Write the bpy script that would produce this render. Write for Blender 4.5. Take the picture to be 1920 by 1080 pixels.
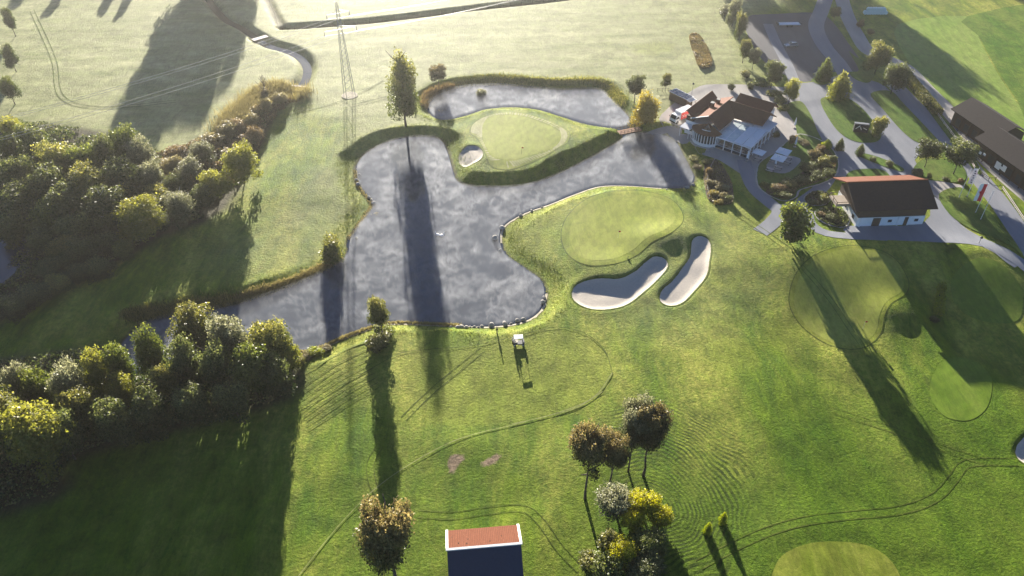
import bpy, bmesh, math, random
import numpy as np
from mathutils import Vector, Matrix
from mathutils.geometry import delaunay_2d_cdt
R = math.radians
random.seed(7); rng = np.random.default_rng(7)
sc = bpy.context.scene
for o in list(bpy.data.objects): bpy.data.objects.remove(o)
COL = sc.collection

# ------------------------------------------------------------------ camera, sky, sun, exposure
CAMH, PITCH, FPX = 105.0, R(40), 1480.0
cam_d = bpy.data.cameras.new('camera'); cam = bpy.data.objects.new('camera', cam_d); COL.objects.link(cam)
cam.location = (0, 0, CAMH); cam.rotation_euler = (math.pi/2 - PITCH, 0, 0)
cam_d.sensor_width = 36; cam_d.lens = 36*FPX/1920; cam_d.clip_start = 1; cam_d.clip_end = 6000
sc.camera = cam
SUN_EL, SUN_AZ = R(11.6), R(-9.0)          # azimuth from +Y, negative = towards -X
w = bpy.data.worlds.new('World'); sc.world = w; w.use_nodes = True
nt = w.node_tree; nt.nodes.clear()
wo = nt.nodes.new('ShaderNodeOutputWorld'); bg = nt.nodes.new('ShaderNodeBackground'); sky = nt.nodes.new('ShaderNodeTexSky')
sky.sky_type = 'NISHITA'; sky.sun_disc = False; sky.sun_elevation = SUN_EL; sky.sun_rotation = SUN_AZ
sky.altitude = 2500; sky.air_density = 0.65; sky.dust_density = 0.25; sky.ozone_density = 3.0
bg.inputs['Strength'].default_value = 0.05
nt.links.new(sky.outputs[0], bg.inputs[0]); nt.links.new(bg.outputs[0], wo.inputs[0])
sd = bpy.data.lights.new('sun', 'SUN'); sd.energy = 5.0; sd.angle = R(0.5); sd.color = (1.0, 0.92, 0.79)
so = bpy.data.objects.new('sun', sd); COL.objects.link(so)
sdir = Vector((math.sin(SUN_AZ)*math.cos(SUN_EL), math.cos(SUN_AZ)*math.cos(SUN_EL), math.sin(SUN_EL)))
so.rotation_euler = sdir.to_track_quat('Z', 'Y').to_euler(); so.location = (0, 0, 90)
sc.view_settings.view_transform = 'Standard'; sc.view_settings.look = 'None'
sc.view_settings.exposure = 2.08; sc.view_settings.gamma = 1.0; sc.view_settings.use_curve_mapping = False
HAZE_DENSITY = 0.00015
MIST = .40

# ------------------------------------------------------------------ projection helpers (a place on the ground from a bearing)
cP, sP = math.cos(PITCH), math.sin(PITCH)
def P(u, v, z=0.0):
    a = (u-960)/FPX; b = (540-v)/FPX
    d = (a, cP+b*sP, -sP+b*cP); t = (z-CAMH)/d[2]
    return (d[0]*t, d[1]*t, z)
def Q(x, y, z):
    dz = z-CAMH; dep = y*cP-dz*sP; up = y*sP+dz*cP
    return (960+FPX*x/dep, 540-FPX*up/dep, FPX/dep)
def sstep(t):
    t = np.clip(t, 0, 1); return t*t*(3-2*t)
def hbase(x, y):
    return -3.2*sstep((139-y)/26.0)*sstep((x-38)/26.0)
def Pg(u, v, dz=0.0):
    z = 0.0
    for _ in range(6):
        p = P(u, v, z+dz); z = float(hbase(p[0], p[1]))
    p = P(u, v, z+dz)
    return (p[0], p[1], z+dz)
def smooth_poly(pts, sub=5, closed=True):
    pts = [np.array(p[:2], float) for p in pts]; n = len(pts); out = []
    rg = range(n) if closed else range(n-1)
    for i in rg:
        if closed: p0, p1, p2, p3 = pts[i-1], pts[i], pts[(i+1) % n], pts[(i+2) % n]
        else: p0, p1, p2, p3 = pts[max(i-1, 0)], pts[i], pts[i+1], pts[min(i+2, n-1)]
        for k in range(sub):
            t = k/sub
            out.append(0.5*((2*p1)+(-p0+p2)*t+(2*p0-5*p1+4*p2-p3)*t*t+(-p0+3*p1-3*p2+p3)*t**3))
    if not closed: out.append(pts[-1])
    return np.array(out)
def world_poly(px, z=None, sub=5):
    return smooth_poly([(Pg(u, v) if z is None else P(u, v, z)) for u, v in px], sub)
def world_line(px, z=None, sub=6):
    return smooth_poly([(Pg(u, v) if z is None else P(u, v, z)) for u, v in px], sub, False)
def seg_dist(X, Y, pts, closed=True):
    d = np.full(X.shape, 1e9); n = len(pts)
    for i in range(n if closed else n-1):
        a = pts[i]; b = pts[(i+1) % n]; ab = b-a; L = ab@ab+1e-9
        t = np.clip(((X-a[0])*ab[0]+(Y-a[1])*ab[1])/L, 0, 1)
        d = np.minimum(d, (X-a[0]-t*ab[0])**2+(Y-a[1]-t*ab[1])**2)
    return np.sqrt(d)
def inside(X, Y, pts):
    r = np.zeros(X.shape, bool); n = len(pts)
    for i in range(n):
        a = pts[i]; b = pts[(i+1) % n]
        if a[1] == b[1]: continue
        c = ((a[1] > Y) != (b[1] > Y)) & (X < (b[0]-a[0])*(Y-a[1])/(b[1]-a[1])+a[0]); r ^= c
    return r
def sdist(X, Y, pts, far=14.0):
    """signed distance, exact only near the shape"""
    X = np.asarray(X, float); Y = np.asarray(Y, float); out = np.full(X.shape, far)
    m = (X > pts[:, 0].min()-far) & (X < pts[:, 0].max()+far) & (Y > pts[:, 1].min()-far) & (Y < pts[:, 1].max()+far)
    if m.any():
        d = seg_dist(X[m], Y[m], pts); ins = inside(X[m], Y[m], pts); out[m] = np.where(ins, -d, d)
    return out
class VNoise:
    def __init__(s, seed, n=128): s.g = np.random.default_rng(seed).random((n, n)); s.n = n
    def __call__(s, x, y, cell):
        x = np.asarray(x)/cell; y = np.asarray(y)/cell
        xi = np.floor(x).astype(int); yi = np.floor(y).astype(int); fx = x-xi; fy = y-yi
        fx = fx*fx*(3-2*fx); fy = fy*fy*(3-2*fy); n = s.n; g = s.g
        a = g[xi % n, yi % n]; b = g[(xi+1) % n, yi % n]; c = g[xi % n, (yi+1) % n]; d = g[(xi+1) % n, (yi+1) % n]
        return (a*(1-fx)+b*fx)*(1-fy)+(c*(1-fx)+d*fx)*fy-0.5
VN = VNoise(3); VN2 = VNoise(5)

# ------------------------------------------------------------------ outlines
WZ = -1.6
POND = world_poly([(215,668),(262,612),(330,588),(400,577),(470,562),(540,538),(600,512),(648,482),(656,445),(688,402),(697,382),(672,347),(668,312),(692,284),(742,262),(790,257),(826,263),(841,290),(850,320),(858,341),(885,350),(930,352),(990,347),(1040,330),(1090,306),(1130,284),(1160,266),(1178,254),(1200,250),(1235,251),(1265,263),(1281,290),(1294,315),(1302,335),(1290,350),(1240,353),(1180,349),(1125,350),(1080,364),(1030,384),(985,400),(950,420),(940,436),(939,456),(951,481),(985,505),(1014,526),(1023,550),(1018,576),(1000,595),(970,607),(920,613),(870,612),(800,609),(740,607),(700,615),(650,632),(600,654),(565,662),(520,656),(450,660),(380,672),(310,690),(240,700)], WZ)
POND2 = world_poly([(800,196),(818,177),(850,166),(890,161),(940,160),(1000,165),(1050,169),(1100,167),(1130,171),(1150,190),(1168,208),(1180,222),(1180,236),(1152,240),(1100,233),(1050,218),(1010,206),(960,201),(910,205),(870,218),(832,225),(808,215)], WZ)
CHAN = world_line([(1166,236),(1180,246),(1186,256)], WZ)
STREAM_C = world_line([(485,76),(510,88),(542,97),(565,110),(576,128),(573,148),(562,166),(548,188)], -1.0)
STREAM_UP = world_line([(485,74),(452,52),(425,38),(400,12),(380,-20)], -1.0)
DITCH = world_line([(532,50),(600,46),(700,38),(820,24),(930,10),(1040,-2),(1180,-22)])
DITCH2 = world_line([(530,50),(515,28),(500,-5),(490,-30)])
DARKPOND = world_poly([(-60,430),(0,418),(45,412),(82,432),(80,470),(55,505),(20,530),(-60,550)], -0.5)
BUNK1 = world_poly([(1072,548),(1085,531),(1120,524),(1160,526),(1190,513),(1210,495),(1226,485),(1245,487),(1252,500),(1236,521),(1210,545),(1180,567),(1150,577),(1110,578),(1080,566)])
BUNK2 = world_poly([(1297,455),(1311,445),(1328,450),(1333,466),(1330,490),(1325,515),(1305,541),(1281,565),(1256,572),(1238,563),(1241,545),(1262,525),(1281,500),(1294,480)])
BUNK3 = world_poly([(860,290),(866,280),(880,276),(896,278),(905,288),(903,299),(889,307),(872,309),(862,301)])
BUNK4 = world_poly([(1903,850),(1914,826),(1945,812),(1975,840),(1960,880),(1920,870)])
GREEN1 = world_poly([(1067,445),(1077,412),(1108,384),(1150,371),(1200,369),(1243,379),(1263,400),(1264,420),(1244,441),(1210,456),(1185,475),(1150,492),(1110,493),(1080,477)])
def c3(L): return [(840+x/6.75, 190+y/6.75) for x, y in L]
GREEN2 = world_poly(c3([(440,340),(470,260),(560,200),(700,185),(860,190),(1000,215),(1150,270),(1300,330),(1400,390),(1430,450),(1400,540),(1330,600),(1200,650),(1050,690),(900,730),(760,750),(620,730),(540,680),(480,580),(440,450)]))
COLLAR2 = world_poly(c3([(285,380),(320,300),(420,230),(540,180),(700,145),(860,145),(1050,175),(1250,240),(1400,310),(1500,380),(1540,450),(1500,540),(1380,610),(1250,690),(1100,760),(950,820),(800,860),(650,860),(540,820),(490,720),(440,600),(370,480),(300,430)]))
GREEN3 = world_poly([(1490,548),(1505,512),(1540,482),(1600,468),(1660,482),(1690,520),(1690,548),(1660,573),(1646,598),(1641,625),(1620,645),(1590,651),(1550,641),(1510,612),(1490,580)])
GREEN4 = world_poly([(1785,522),(1820,492),(1860,490),(1900,520),(1916,560),(1908,602),(1860,608),(1810,592),(1785,560)])
GREEN5 = world_poly([(1742,742),(1750,702),(1775,676),(1810,675),(1840,690),(1858,716),(1852,760),(1830,785),(1800,792),(1765,780)])
GREEN6 = world_poly([(1445,1085),(1465,1045),(1510,1023),(1562,1018),(1620,1024),(1660,1045),(1685,1080),(1690,1130),(1560,1170),(1440,1130)])
RINGS = world_poly([(1140,790),(1190,752),(1240,745),(1310,765),(1370,800),(1405,855),(1415,920),(1400,990),(1360,1070),(1300,1120),(1200,1010),(1150,900)])
TEE = world_poly([(760,662),(860,654),(950,638),(1040,617),(1095,626),(1130,655),(1145,700),(1110,745),(1030,775),(900,800),(800,790),(770,730)])

def hfull(x, y, under=False):
    x = np.asarray(x, float); y = np.asarray(y, float)
    shp = x.shape; x = x.ravel(); y = y.ravel()
    h = hbase(x, y)
    flat = sstep((x-32)/10)*sstep((y-138)/8)                       # built-up corner stays level
    nz = 0.55*VN(x, y, 23)+0.30*VN2(x, y, 9)+0.13*VN(x+50, y, 3.7)+0.05*VN2(x, y+31, 1.7)
    nz = nz*(1-0.96*flat)
    smoothg = np.ones_like(h)
    for G, k in ((GREEN1, .7), (GREEN2, .25), (GREEN3, .35), (GREEN4, .3), (GREEN5, .4), (GREEN6, .3)):
        d = sdist(x, y, G)
        h = h+k*(1-sstep((d-1.0)/9.0)); smoothg = np.minimum(smoothg, 0.35+0.65*sstep(d/3))
    far = 1-0.5*sstep((y-200)/60)
    h = h+nz*smoothg*far
    for (u, v, rr, k) in ((655, 405, 15, -1.35), (600, 500, 13, -.9), (930, 440, 13, -1.1), (985, 500, 9, -1.1), (690, 330, 8, -.9), (1290, 330, 10, -.8)):
        g = Pg(u, v); h = h+k*np.exp(-((x-g[0])**2+(y-g[1])**2)/(rr*rr))
    # mounds that shade the greens' edges
    for (u, v, rr, k) in ((1232, 452, 5, .8), (1150, 505, 5, .5), (1275, 440, 4, .5), (1670, 590, 5, .9), (1690, 620, 6, .5), (1110, 860, 6, .5), (900, 845, 6, .5), (1000, 985, 8, .3), (840, 835, 5, .4)):
        g = Pg(u, v); h = h+k*np.exp(-((x-g[0])**2+(y-g[1])**2)/(rr*rr))
    bank = np.ones_like(h)
    for G, zz, wd in ((POND, WZ, 4.2), (POND2, WZ, 4.2), (DARKPOND, -.5, 3)):
        d = sdist(x, y, G)
        wdv = wd+3.0*VN(x, y, 11)+1.0*VN2(x, y, 3.5)
        hh = zz+(h-zz)*np.where(d > 0, np.clip(d/wdv, 0, 1)**0.62*(0.35+0.65*np.clip(d/wdv, 0, 1)), 0)+np.where(d < 0, np.maximum(d*.6, -1.5), 0)
        h = np.where(d < wdv, hh, h)
    for L, dep, wd in ((CHAN, 2.6, 3.0), (STREAM_C, 1.7, 3.4), (STREAM_UP, 1.7, 2.8), (DITCH, 1.1, 3.0), (DITCH2, .8, 2.0)):
        m = (x > L[:, 0].min()-6) & (x < L[:, 0].max()+6) & (y > L[:, 1].min()-6) & (y < L[:, 1].max()+6)
        d = np.full(x.shape, 99.0)
        if m.any(): d[m] = seg_dist(x[m], y[m], L, False)
        cut = -dep*(1-sstep((d-.5)/wd)); h = np.where(d < wd+.5, np.minimum(h+cut, np.maximum(h, -9)), h)
    for G, dep in ((BUNK1, .36), (BUNK2, .34), (BUNK3, .36), (BUNK4, .4)):
        d = sdist(x, y, G)
        h = h-dep*sstep((-d+.25)/1.3)+0.12*np.exp(-((d-1.0)/1.2)**2)
        if under: h = h-.35*sstep((-d+.1)/.7)
    return h.reshape(shp)
def hz(x, y): return float(hfull(np.array([x]), np.array([y]))[0])

# ------------------------------------------------------------------ material kit
def new_mat(name):
    m = bpy.data.materials.new(name); m.use_nodes = True
    n = m.node_tree.nodes; l = m.node_tree.links; b = n['Principled BSDF']
    return m, n, l, b
def mixc(n, l, fac, a, b):
    x = n.new('ShaderNodeMix'); x.data_type = 'RGBA'
    for s, v in ((0, fac), (6, a), (7, b)):
        if isinstance(v, (int, float)): x.inputs[s].default_value = v
        elif isinstance(v, tuple): x.inputs[s].default_value = v+(1,) if len(v) == 3 else v
        else: l.new(v, x.inputs[s])
    return x.outputs[2]
def ramp(n, l, src, a, b, ca=(0, 0, 0), cb=(1, 1, 1)):
    r = n.new('ShaderNodeValToRGB'); r.color_ramp.elements[0].position = a; r.color_ramp.elements[1].position = b
    r.color_ramp.elements[0].color = ca+(1,); r.color_ramp.elements[1].color = cb+(1,); l.new(src, r.inputs[0]); return r.outputs[0]
def noise(n, l, scale, detail=4, rough=.55, vec=None, dist=0):
    t = n.new('ShaderNodeTexNoise'); t.inputs['Scale'].default_value = scale; t.inputs['Detail'].default_value = detail
    t.inputs['Roughness'].default_value = rough; t.inputs['Distortion'].default_value = dist
    if vec is not None: l.new(vec, t.inputs['Vector'])
    return t.outputs[0]
def objvec(n, l, scale=(1, 1, 1), rot=0):
    tc = n.new('ShaderNodeTexCoord'); mp = n.new('ShaderNodeMapping'); mp.inputs['Scale'].default_value = scale
    mp.inputs['Rotation'].default_value = (0, 0, rot); l.new(tc.outputs['Object'], mp.inputs['Vector']); return mp.outputs[0]
def bump(n, l, b, src, strength, dist=0.1):
    bp = n.new('ShaderNodeBump'); bp.inputs['Strength'].default_value = strength; bp.inputs['Distance'].default_value = dist
    l.new(src, bp.inputs['Height']); l.new(bp.outputs[0], b.inputs['Normal']); return bp
def simple(name, col, rough=.7, metal=0, var=.15, scale=3.0, bmp=0.0, spec=.5, bscale=20):
    m, n, l, b = new_mat(name); v = objvec(n, l)
    c2 = tuple(c*(1-var) for c in col); c1 = tuple(min(1, c*(1+var)) for c in col)
    f = ramp(n, l, noise(n, l, scale, 6, .65, v), .3, .7)
    l.new(mixc(n, l, f, c2, c1), b.inputs['Base Color'])
    b.inputs['Roughness'].default_value = rough; b.inputs['Metallic'].default_value = metal; b.inputs['Specular IOR Level'].default_value = spec
    if bmp: bump(n, l, b, noise(n, l, bscale, 4, .6, v), bmp, .05)
    return m
def grass_mat(name, lush, mid, pale, zone=False, stripe=None, rough=.7, bstr=.55, fine=5.0, spec=.05):
    m, n, l, b = new_mat(name); v = objvec(n, l); v2 = objvec(n, l, (1, .33, 1), R(24))
    big = ramp(n, l, noise(n, l, .035, 5, .6, v), .32, .68)
    med = ramp(n, l, noise(n, l, .28, 8, .72, v2, .6), .37, .64)
    sml = ramp(n, l, noise(n, l, 1.9, 6, .7, v), .3, .72)
    fin = ramp(n, l, noise(n, l, fine, 7, .8, v), .25, .75); fin2 = ramp(n, l, noise(n, l, .75, 6, .75, v2, 1.0), .3, .7)
    fm_ = n.new('ShaderNodeMix'); fm_.inputs[0].default_value = .5; l.new(fin, fm_.inputs[2]); l.new(fin2, fm_.inputs[3]); fin = fm_.outputs[0]
    c = mixc(n, l, med, lush, mid)
    mm = n.new('ShaderNodeMath'); mm.operation = 'MULTIPLY'; l.new(ramp(n, l, noise(n, l, .075, 6, .7, v2, .4), .42, .62), mm.inputs[0]); l.new(ramp(n, l, noise(n, l, 1.1, 6, .7, v), .25, .6), mm.inputs[1])
    c = mixc(n, l, mm.outputs[0], c, pale)
    if zone:
        at = n.new('ShaderNodeAttribute'); at.attribute_name = 'zone'; sp = n.new('ShaderNodeSeparateColor'); l.new(at.outputs['Color'], sp.inputs[0])
        # pale dew meadow
        wv = n.new('ShaderNodeTexNoise'); wv.inputs['Scale'].default_value = .16; wv.inputs['Detail'].default_value = 8; wv.inputs['Roughness'].default_value = .7
        l.new(objvec(n, l, (.35, 1.1, 1), R(-16)), wv.inputs['Vector'])
        pf = ramp(n, l, wv.outputs[0], .36, .66)
        field = mixc(n, l, pf, (.18, .21, .065), (.35, .35, .17))
        c = mixc(n, l, sp.outputs[0], c, field)
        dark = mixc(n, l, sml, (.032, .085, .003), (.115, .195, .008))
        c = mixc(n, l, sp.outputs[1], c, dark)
        a2_ = n.new('ShaderNodeAttribute'); a2_.attribute_name = 'marks'; s2 = n.new('ShaderNodeSeparateColor'); l.new(a2_.outputs['Color'], s2.inputs[0])
        def gate(mask, tex, lo, hi):
            q = n.new('ShaderNodeMath'); q.operation = 'MULTIPLY_ADD'; l.new(tex, q.inputs[0]); q.inputs[1].default_value = .5; l.new(mask, q.inputs[2]); return ramp(n, l, q.outputs[0], lo, hi)
        g = Pg(1262, 905); vm = n.new('ShaderNodeVectorMath'); vm.operation = 'SUBTRACT'; l.new(v, vm.inputs[0]); vm.inputs[1].default_value = (g[0], g[1], 0)
        wn = n.new('ShaderNodeTexNoise'); wn.inputs['Scale'].default_value = .07; wn.inputs['Detail'].default_value = 2; l.new(v, wn.inputs['Vector'])
        ws = n.new('ShaderNodeVectorMath'); ws.operation = 'SCALE'; ws.inputs[3].default_value = 8.0; l.new(wn.outputs['Color'], ws.inputs[0])
        wa = n.new('ShaderNodeVectorMath'); wa.operation = 'ADD'; l.new(vm.outputs[0], wa.inputs[0]); l.new(ws.outputs[0], wa.inputs[1])
        wt = n.new('ShaderNodeTexWave'); wt.wave_type = 'RINGS'; wt.rings_direction = 'Z'; wt.inputs['Scale'].default_value = .40; wt.inputs['Distortion'].default_value = 1.0; wt.inputs['Detail'].default_value = 4; wt.inputs['Detail Scale'].default_value = .5; l.new(wa.outputs[0], wt.inputs['Vector'])
        rw = ramp(n, l, wt.outputs[1], .5, .05); brk = ramp(n, l, noise(n, l, .22, 5, .65, v), .30, .62)
        m1 = n.new('ShaderNodeMath'); m1.operation = 'MULTIPLY'; l.new(rw, m1.inputs[0]); l.new(brk, m1.inputs[1]); m2 = n.new('ShaderNodeMath'); m2.operation = 'MULTIPLY'; l.new(m1.outputs[0], m2.inputs[0]); l.new(s2.outputs[0], m2.inputs[1])
        m3 = n.new('ShaderNodeMath'); m3.operation = 'MULTIPLY'; l.new(m2.outputs[0], m3.inputs[0]); m3.inputs[1].default_value = .95
        c = mixc(n, l, m3.outputs[0], c, (.030, .055, .004))
        t1 = n.new('ShaderNodeMath'); t1.operation = 'MULTIPLY'; l.new(s2.outputs[1], t1.inputs[0]); t1.inputs[1].default_value = .55
        c = mixc(n, l, t1.outputs[0], c, mixc(n, l, sml, (.15, .185, .016), (.26, .29, .040)))
        c = mixc(n, l, gate(s2.outputs[2], sml, .55, .95), c, mixc(n, l, fin, (.20, .14, .085), (.36, .27, .18)))
        soil = mixc(n, l, sml, (.035, .038, .018), (.10, .085, .045))
        c = mixc(n, l, sp.outputs[2], c, soil)
    if stripe:
        for (ang, sca, k) in stripe:
            wt = n.new('ShaderNodeTexWave'); wt.wave_type = 'BANDS'; wt.inputs['Scale'].default_value = sca; wt.inputs['Distortion'].default_value = .6; wt.inputs['Detail'].default_value = 2
            l.new(objvec(n, l, (1, 1, 1), R(ang)), wt.inputs['Vector'])
            c = mixc(n, l, ramp(n, l, wt.outputs[1], .35, .65, (0, 0, 0), (k*.6, k*.6, k*.6)), c, tuple(x*1.25 for x in mid))
    # fine mottling
    st = ramp(n, l, noise(n, l, 1.0, 6, .75, objvec(n, l, (3.2, .45, 1), R(33)), .5), .25, .75); st2 = ramp(n, l, noise(n, l, .22, 5, .7, v, .8), .35, .65)
    hs0 = n.new('ShaderNodeHueSaturation'); l.new(c, hs0.inputs['Color']); ms0 = n.new('ShaderNodeMath'); ms0.operation = 'ADD'; l.new(st, ms0.inputs[0]); l.new(st2, ms0.inputs[1])
    mr0 = n.new('ShaderNodeMapRange'); mr0.inputs[2].default_value = 2; mr0.inputs[3].default_value = .80 if stripe else .62; mr0.inputs[4].default_value = 1.18 if stripe else 1.36; l.new(ms0.outputs[0], mr0.inputs[0]); l.new(mr0.outputs[0], hs0.inputs['Value']); c = hs0.outputs[0]
    hs = n.new('ShaderNodeHueSaturation'); l.new(c, hs.inputs['Color'])
    mr = n.new('ShaderNodeMapRange'); mr.inputs[3].default_value = .55; mr.inputs[4].default_value = 1.45; l.new(fin, mr.inputs[0]); l.new(mr.outputs[0], hs.inputs['Value'])
    l.new(hs.outputs[0], b.inputs['Base Color'])
    b.inputs['Roughness'].default_value = rough; b.inputs['Specular IOR Level'].default_value = spec
    b.inputs['Sheen Weight'].default_value = .0; b.inputs['Sheen Roughness'].default_value = .5; b.inputs['Sheen Tint'].default_value = (.85, .9, .5, 1)
    ad = n.new('ShaderNodeMath'); ad.operation = 'ADD'; l.new(fin, ad.inputs[0]); l.new(sml, ad.inputs[1])
    bump(n, l, b, ad.outputs[0], bstr, .12)
    return m
M = {}
M['ground'] = grass_mat('meadow_grass', (.050, .110, .005), (.168, .238, .012), (.350, .345, .060), zone=True, bstr=.9)
M['green'] = grass_mat('putting_green_turf', (.195, .235, .030), (.240, .275, .042), (.290, .305, .065), stripe=[(35, .14, .35)], bstr=.06, fine=9)
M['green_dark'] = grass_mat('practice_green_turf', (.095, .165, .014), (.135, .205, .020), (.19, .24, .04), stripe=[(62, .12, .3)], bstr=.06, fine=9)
M['collar'] = grass_mat('fringe_turf', (.135, .185, .016), (.205, .245, .026), (.28, .29, .05), bstr=.2)
M['edge'] = grass_mat('edge_turf', (.050, .085, .005), (.085, .125, .010), (.13, .15, .03), bstr=.4)
M['paleline'] = grass_mat('pale_track_turf', (.18, .22, .05), (.24, .26, .08), (.3, .3, .12), bstr=.3)
M['dash'] = grass_mat('clipping_dashes', (.30, .31, .12), (.38, .37, .18), (.42, .41, .24), bstr=.3)
M['lawn'] = grass_mat('lawn_turf', (.055, .120, .012), (.090, .155, .020), (.15, .19, .04), bstr=.4)
M['tee'] = grass_mat('tee_turf', (.105, .155, .010), (.20, .24, .022), (.31, .31, .06), stripe=[(-60, .5, .25)], bstr=.35)
M['field_a'] = grass_mat('mown_meadow', (.14, .23, .03), (.20, .29, .045), (.28, .33, .08), stripe=[(12, .11, .3)], bstr=.5)
M['field_b'] = grass_mat('lush_meadow', (.055, .135, .008), (.10, .19, .012), (.17, .22, .03), bstr=.6)
M['sand'] = simple('bunker_sand', (.46, .41, .345), .9, var=.10, scale=2.5, bmp=.35, bscale=7)
M['shore'] = simple('shore_sand', (.42, .37, .27), .9, var=.3, scale=2, bmp=.5, bscale=5)
def gravel(name, a, b_, c_, s1=.22):
    m, n, l, b = new_mat(name); v = objvec(n, l); v2 = objvec(n, l, (1.2, .3, 1), R(-38))
    f1 = ramp(n, l, noise(n, l, s1, 7, .65, v2), .35, .65); f2 = ramp(n, l, noise(n, l, 3.5, 5, .7, v), .3, .7)
    c = mixc(n, l, f1, a, b_); fm = n.new('ShaderNodeMath'); fm.operation = 'MULTIPLY'; fm.inputs[1].default_value = .5; l.new(f2, fm.inputs[0])
    l.new(mixc(n, l, fm.outputs[0], c, c_), b.inputs['Base Color']); b.inputs['Roughness'].default_value = .85; b.inputs['Specular IOR Level'].default_value = .15
    bump(n, l, b, f2, .25, .04); return m
M['gravel'] = gravel('pale_gravel', (.30, .28, .26), (.42, .39, .36), (.34, .32, .31))
M['asphalt'] = gravel('worn_asphalt', (.085, .085, .095), (.13, .13, .145), (.10, .10, .11), .1)
M['path'] = gravel('path_asphalt', (.19, .20, .23), (.26, .27, .30), (.23, .24, .26))
M['soil'] = simple('garden_soil', (.07, .05, .035), .95, var=.4, bmp=.5)
M['baresoil'] = simple('bare_earth', (.30, .21, .14), .95, var=.35, scale=4, bmp=.6, bscale=6)
M['kerb'] = simple('kerb_stone', (.40, .38, .34), .8, var=.25, scale=4, bmp=.3)
M['stone'] = simple('shore_stone', (.36, .33, .29), .85, var=.35, scale=3, bmp=.6, bscale=8)
M['roof_brown'] = None
def tile_mat(name, a, b_, rot=0):
    m, n, l, b = new_mat(name); v = objvec(n, l)
    f = ramp(n, l, noise(n, l, 2.2, 8, .75, v), .3, .72)
    wt = n.new('ShaderNodeTexWave'); wt.inputs['Scale'].default_value = 1.2; wt.inputs['Distortion'].default_value = .25; l.new(objvec(n, l, (1, 1, 1), rot), wt.inputs['Vector'])
    c = mixc(n, l, f, a, b_); g = ramp(n, l, wt.outputs[1], .0, .35, (.72, .72, .72), (1, 1, 1))
    mu = n.new('ShaderNodeMix'); mu.data_type = 'RGBA'; mu.blend_type = 'MULTIPLY'; mu.inputs[0].default_value = 1; l.new(c, mu.inputs[6]); l.new(g, mu.inputs[7])
    l.new(mu.outputs[2], b.inputs['Base Color']); b.inputs['Roughness'].default_value = .8; b.inputs['Specular IOR Level'].default_value = .12
    bump(n, l, b, wt.outputs[1], .4, .05); return m
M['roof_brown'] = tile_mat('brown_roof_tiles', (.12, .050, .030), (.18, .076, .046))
M['roof_dark'] = tile_mat('dark_roof_tiles', (.060, .036, .028), (.092, .056, .043))  # darker tile copy for the barn's near slope, shade put into the colour
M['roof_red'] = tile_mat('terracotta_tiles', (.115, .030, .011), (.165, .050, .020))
M['slate'] = simple('slate_blue_sheet', (.030, .036, .062), .55, var=.12)
M['white'] = simple('white_render', (.80, .79, .76), .7, var=.05, scale=1.5)
M['whitemetal'] = simple('white_metal', (.82, .82, .82), .35, var=.04)
M['canvas'] = simple('white_canvas', (.80, .81, .82), .85, var=.05)
M['wood'] = simple('dark_timber', (.060, .036, .022), .8, var=.35, scale=5, bmp=.3)
M['decking'] = simple('weathered_decking', (.36, .30, .24), .8, var=.25, scale=6, bmp=.3)
M['redwood'] = simple('reddish_decking', (.33, .16, .085), .8, var=.3, scale=4, bmp=.3)
M['plank'] = simple('pale_plank', (.55, .48, .44), .8, var=.2, scale=4)
M['black'] = simple('black_paint', (.018, .018, .022), .4, var=.2)
M['rubber'] = simple('tyre_rubber', (.02, .02, .02), .8)
M['glass'] = simple('window_glass', (.025, .03, .038), .06, var=.1, spec=.8)
M['silver'] = simple('silver_car_paint', (.36, .37, .39), .25, metal=.5, var=.04)
M['steel'] = simple('galvanised_steel', (.30, .31, .31), .5, metal=.5, var=.15)
M['red'] = simple('red_print', (.70, .035, .03), .6, var=.05)
M['flagred'] = simple('red_cloth', (.66, .02, .03), .8, var=.05)
M['wrap'] = simple('pale_green_bale_wrap', (.50, .66, .64), .3, var=.12, scale=6)
M['solar'] = simple('dark_solar_panel', (.03, .035, .055), .12, var=.2, spec=.8)
M['bark'] = simple('bark', (.085, .065, .048), .9, var=.35, scale=6, bmp=.5)
M['inner'] = simple('hedge_interior', (.020, .026, .012), .9)
M['palebark'] = simple('pale_birch_bark', (.55, .52, .46), .85, var=.3, scale=6)
M['seat'] = simple('beige_seat', (.45, .40, .32), .6)
M['gold'] = simple('gold_trim', (.5, .33, .05), .5)
M['wire'] = simple('power_cable', (.30, .30, .29), .5, metal=.3)
M['skylight'] = simple('dark_atrium', (.022, .016, .014), .6)  # near-black colour paints the darkness inside the open atrium
def glassroof():
    m, n, l, b = new_mat('frosted_glass_roof'); v = objvec(n, l)
    l.new(mixc(n, l, ramp(n, l, noise(n, l, 1.2, 5, .6, v), .35, .65), (.50, .60, .60), (.68, .74, .72)), b.inputs['Base Color'])
    b.inputs['Roughness'].default_value = .18; return m
M['frosted'] = glassroof()
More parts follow.
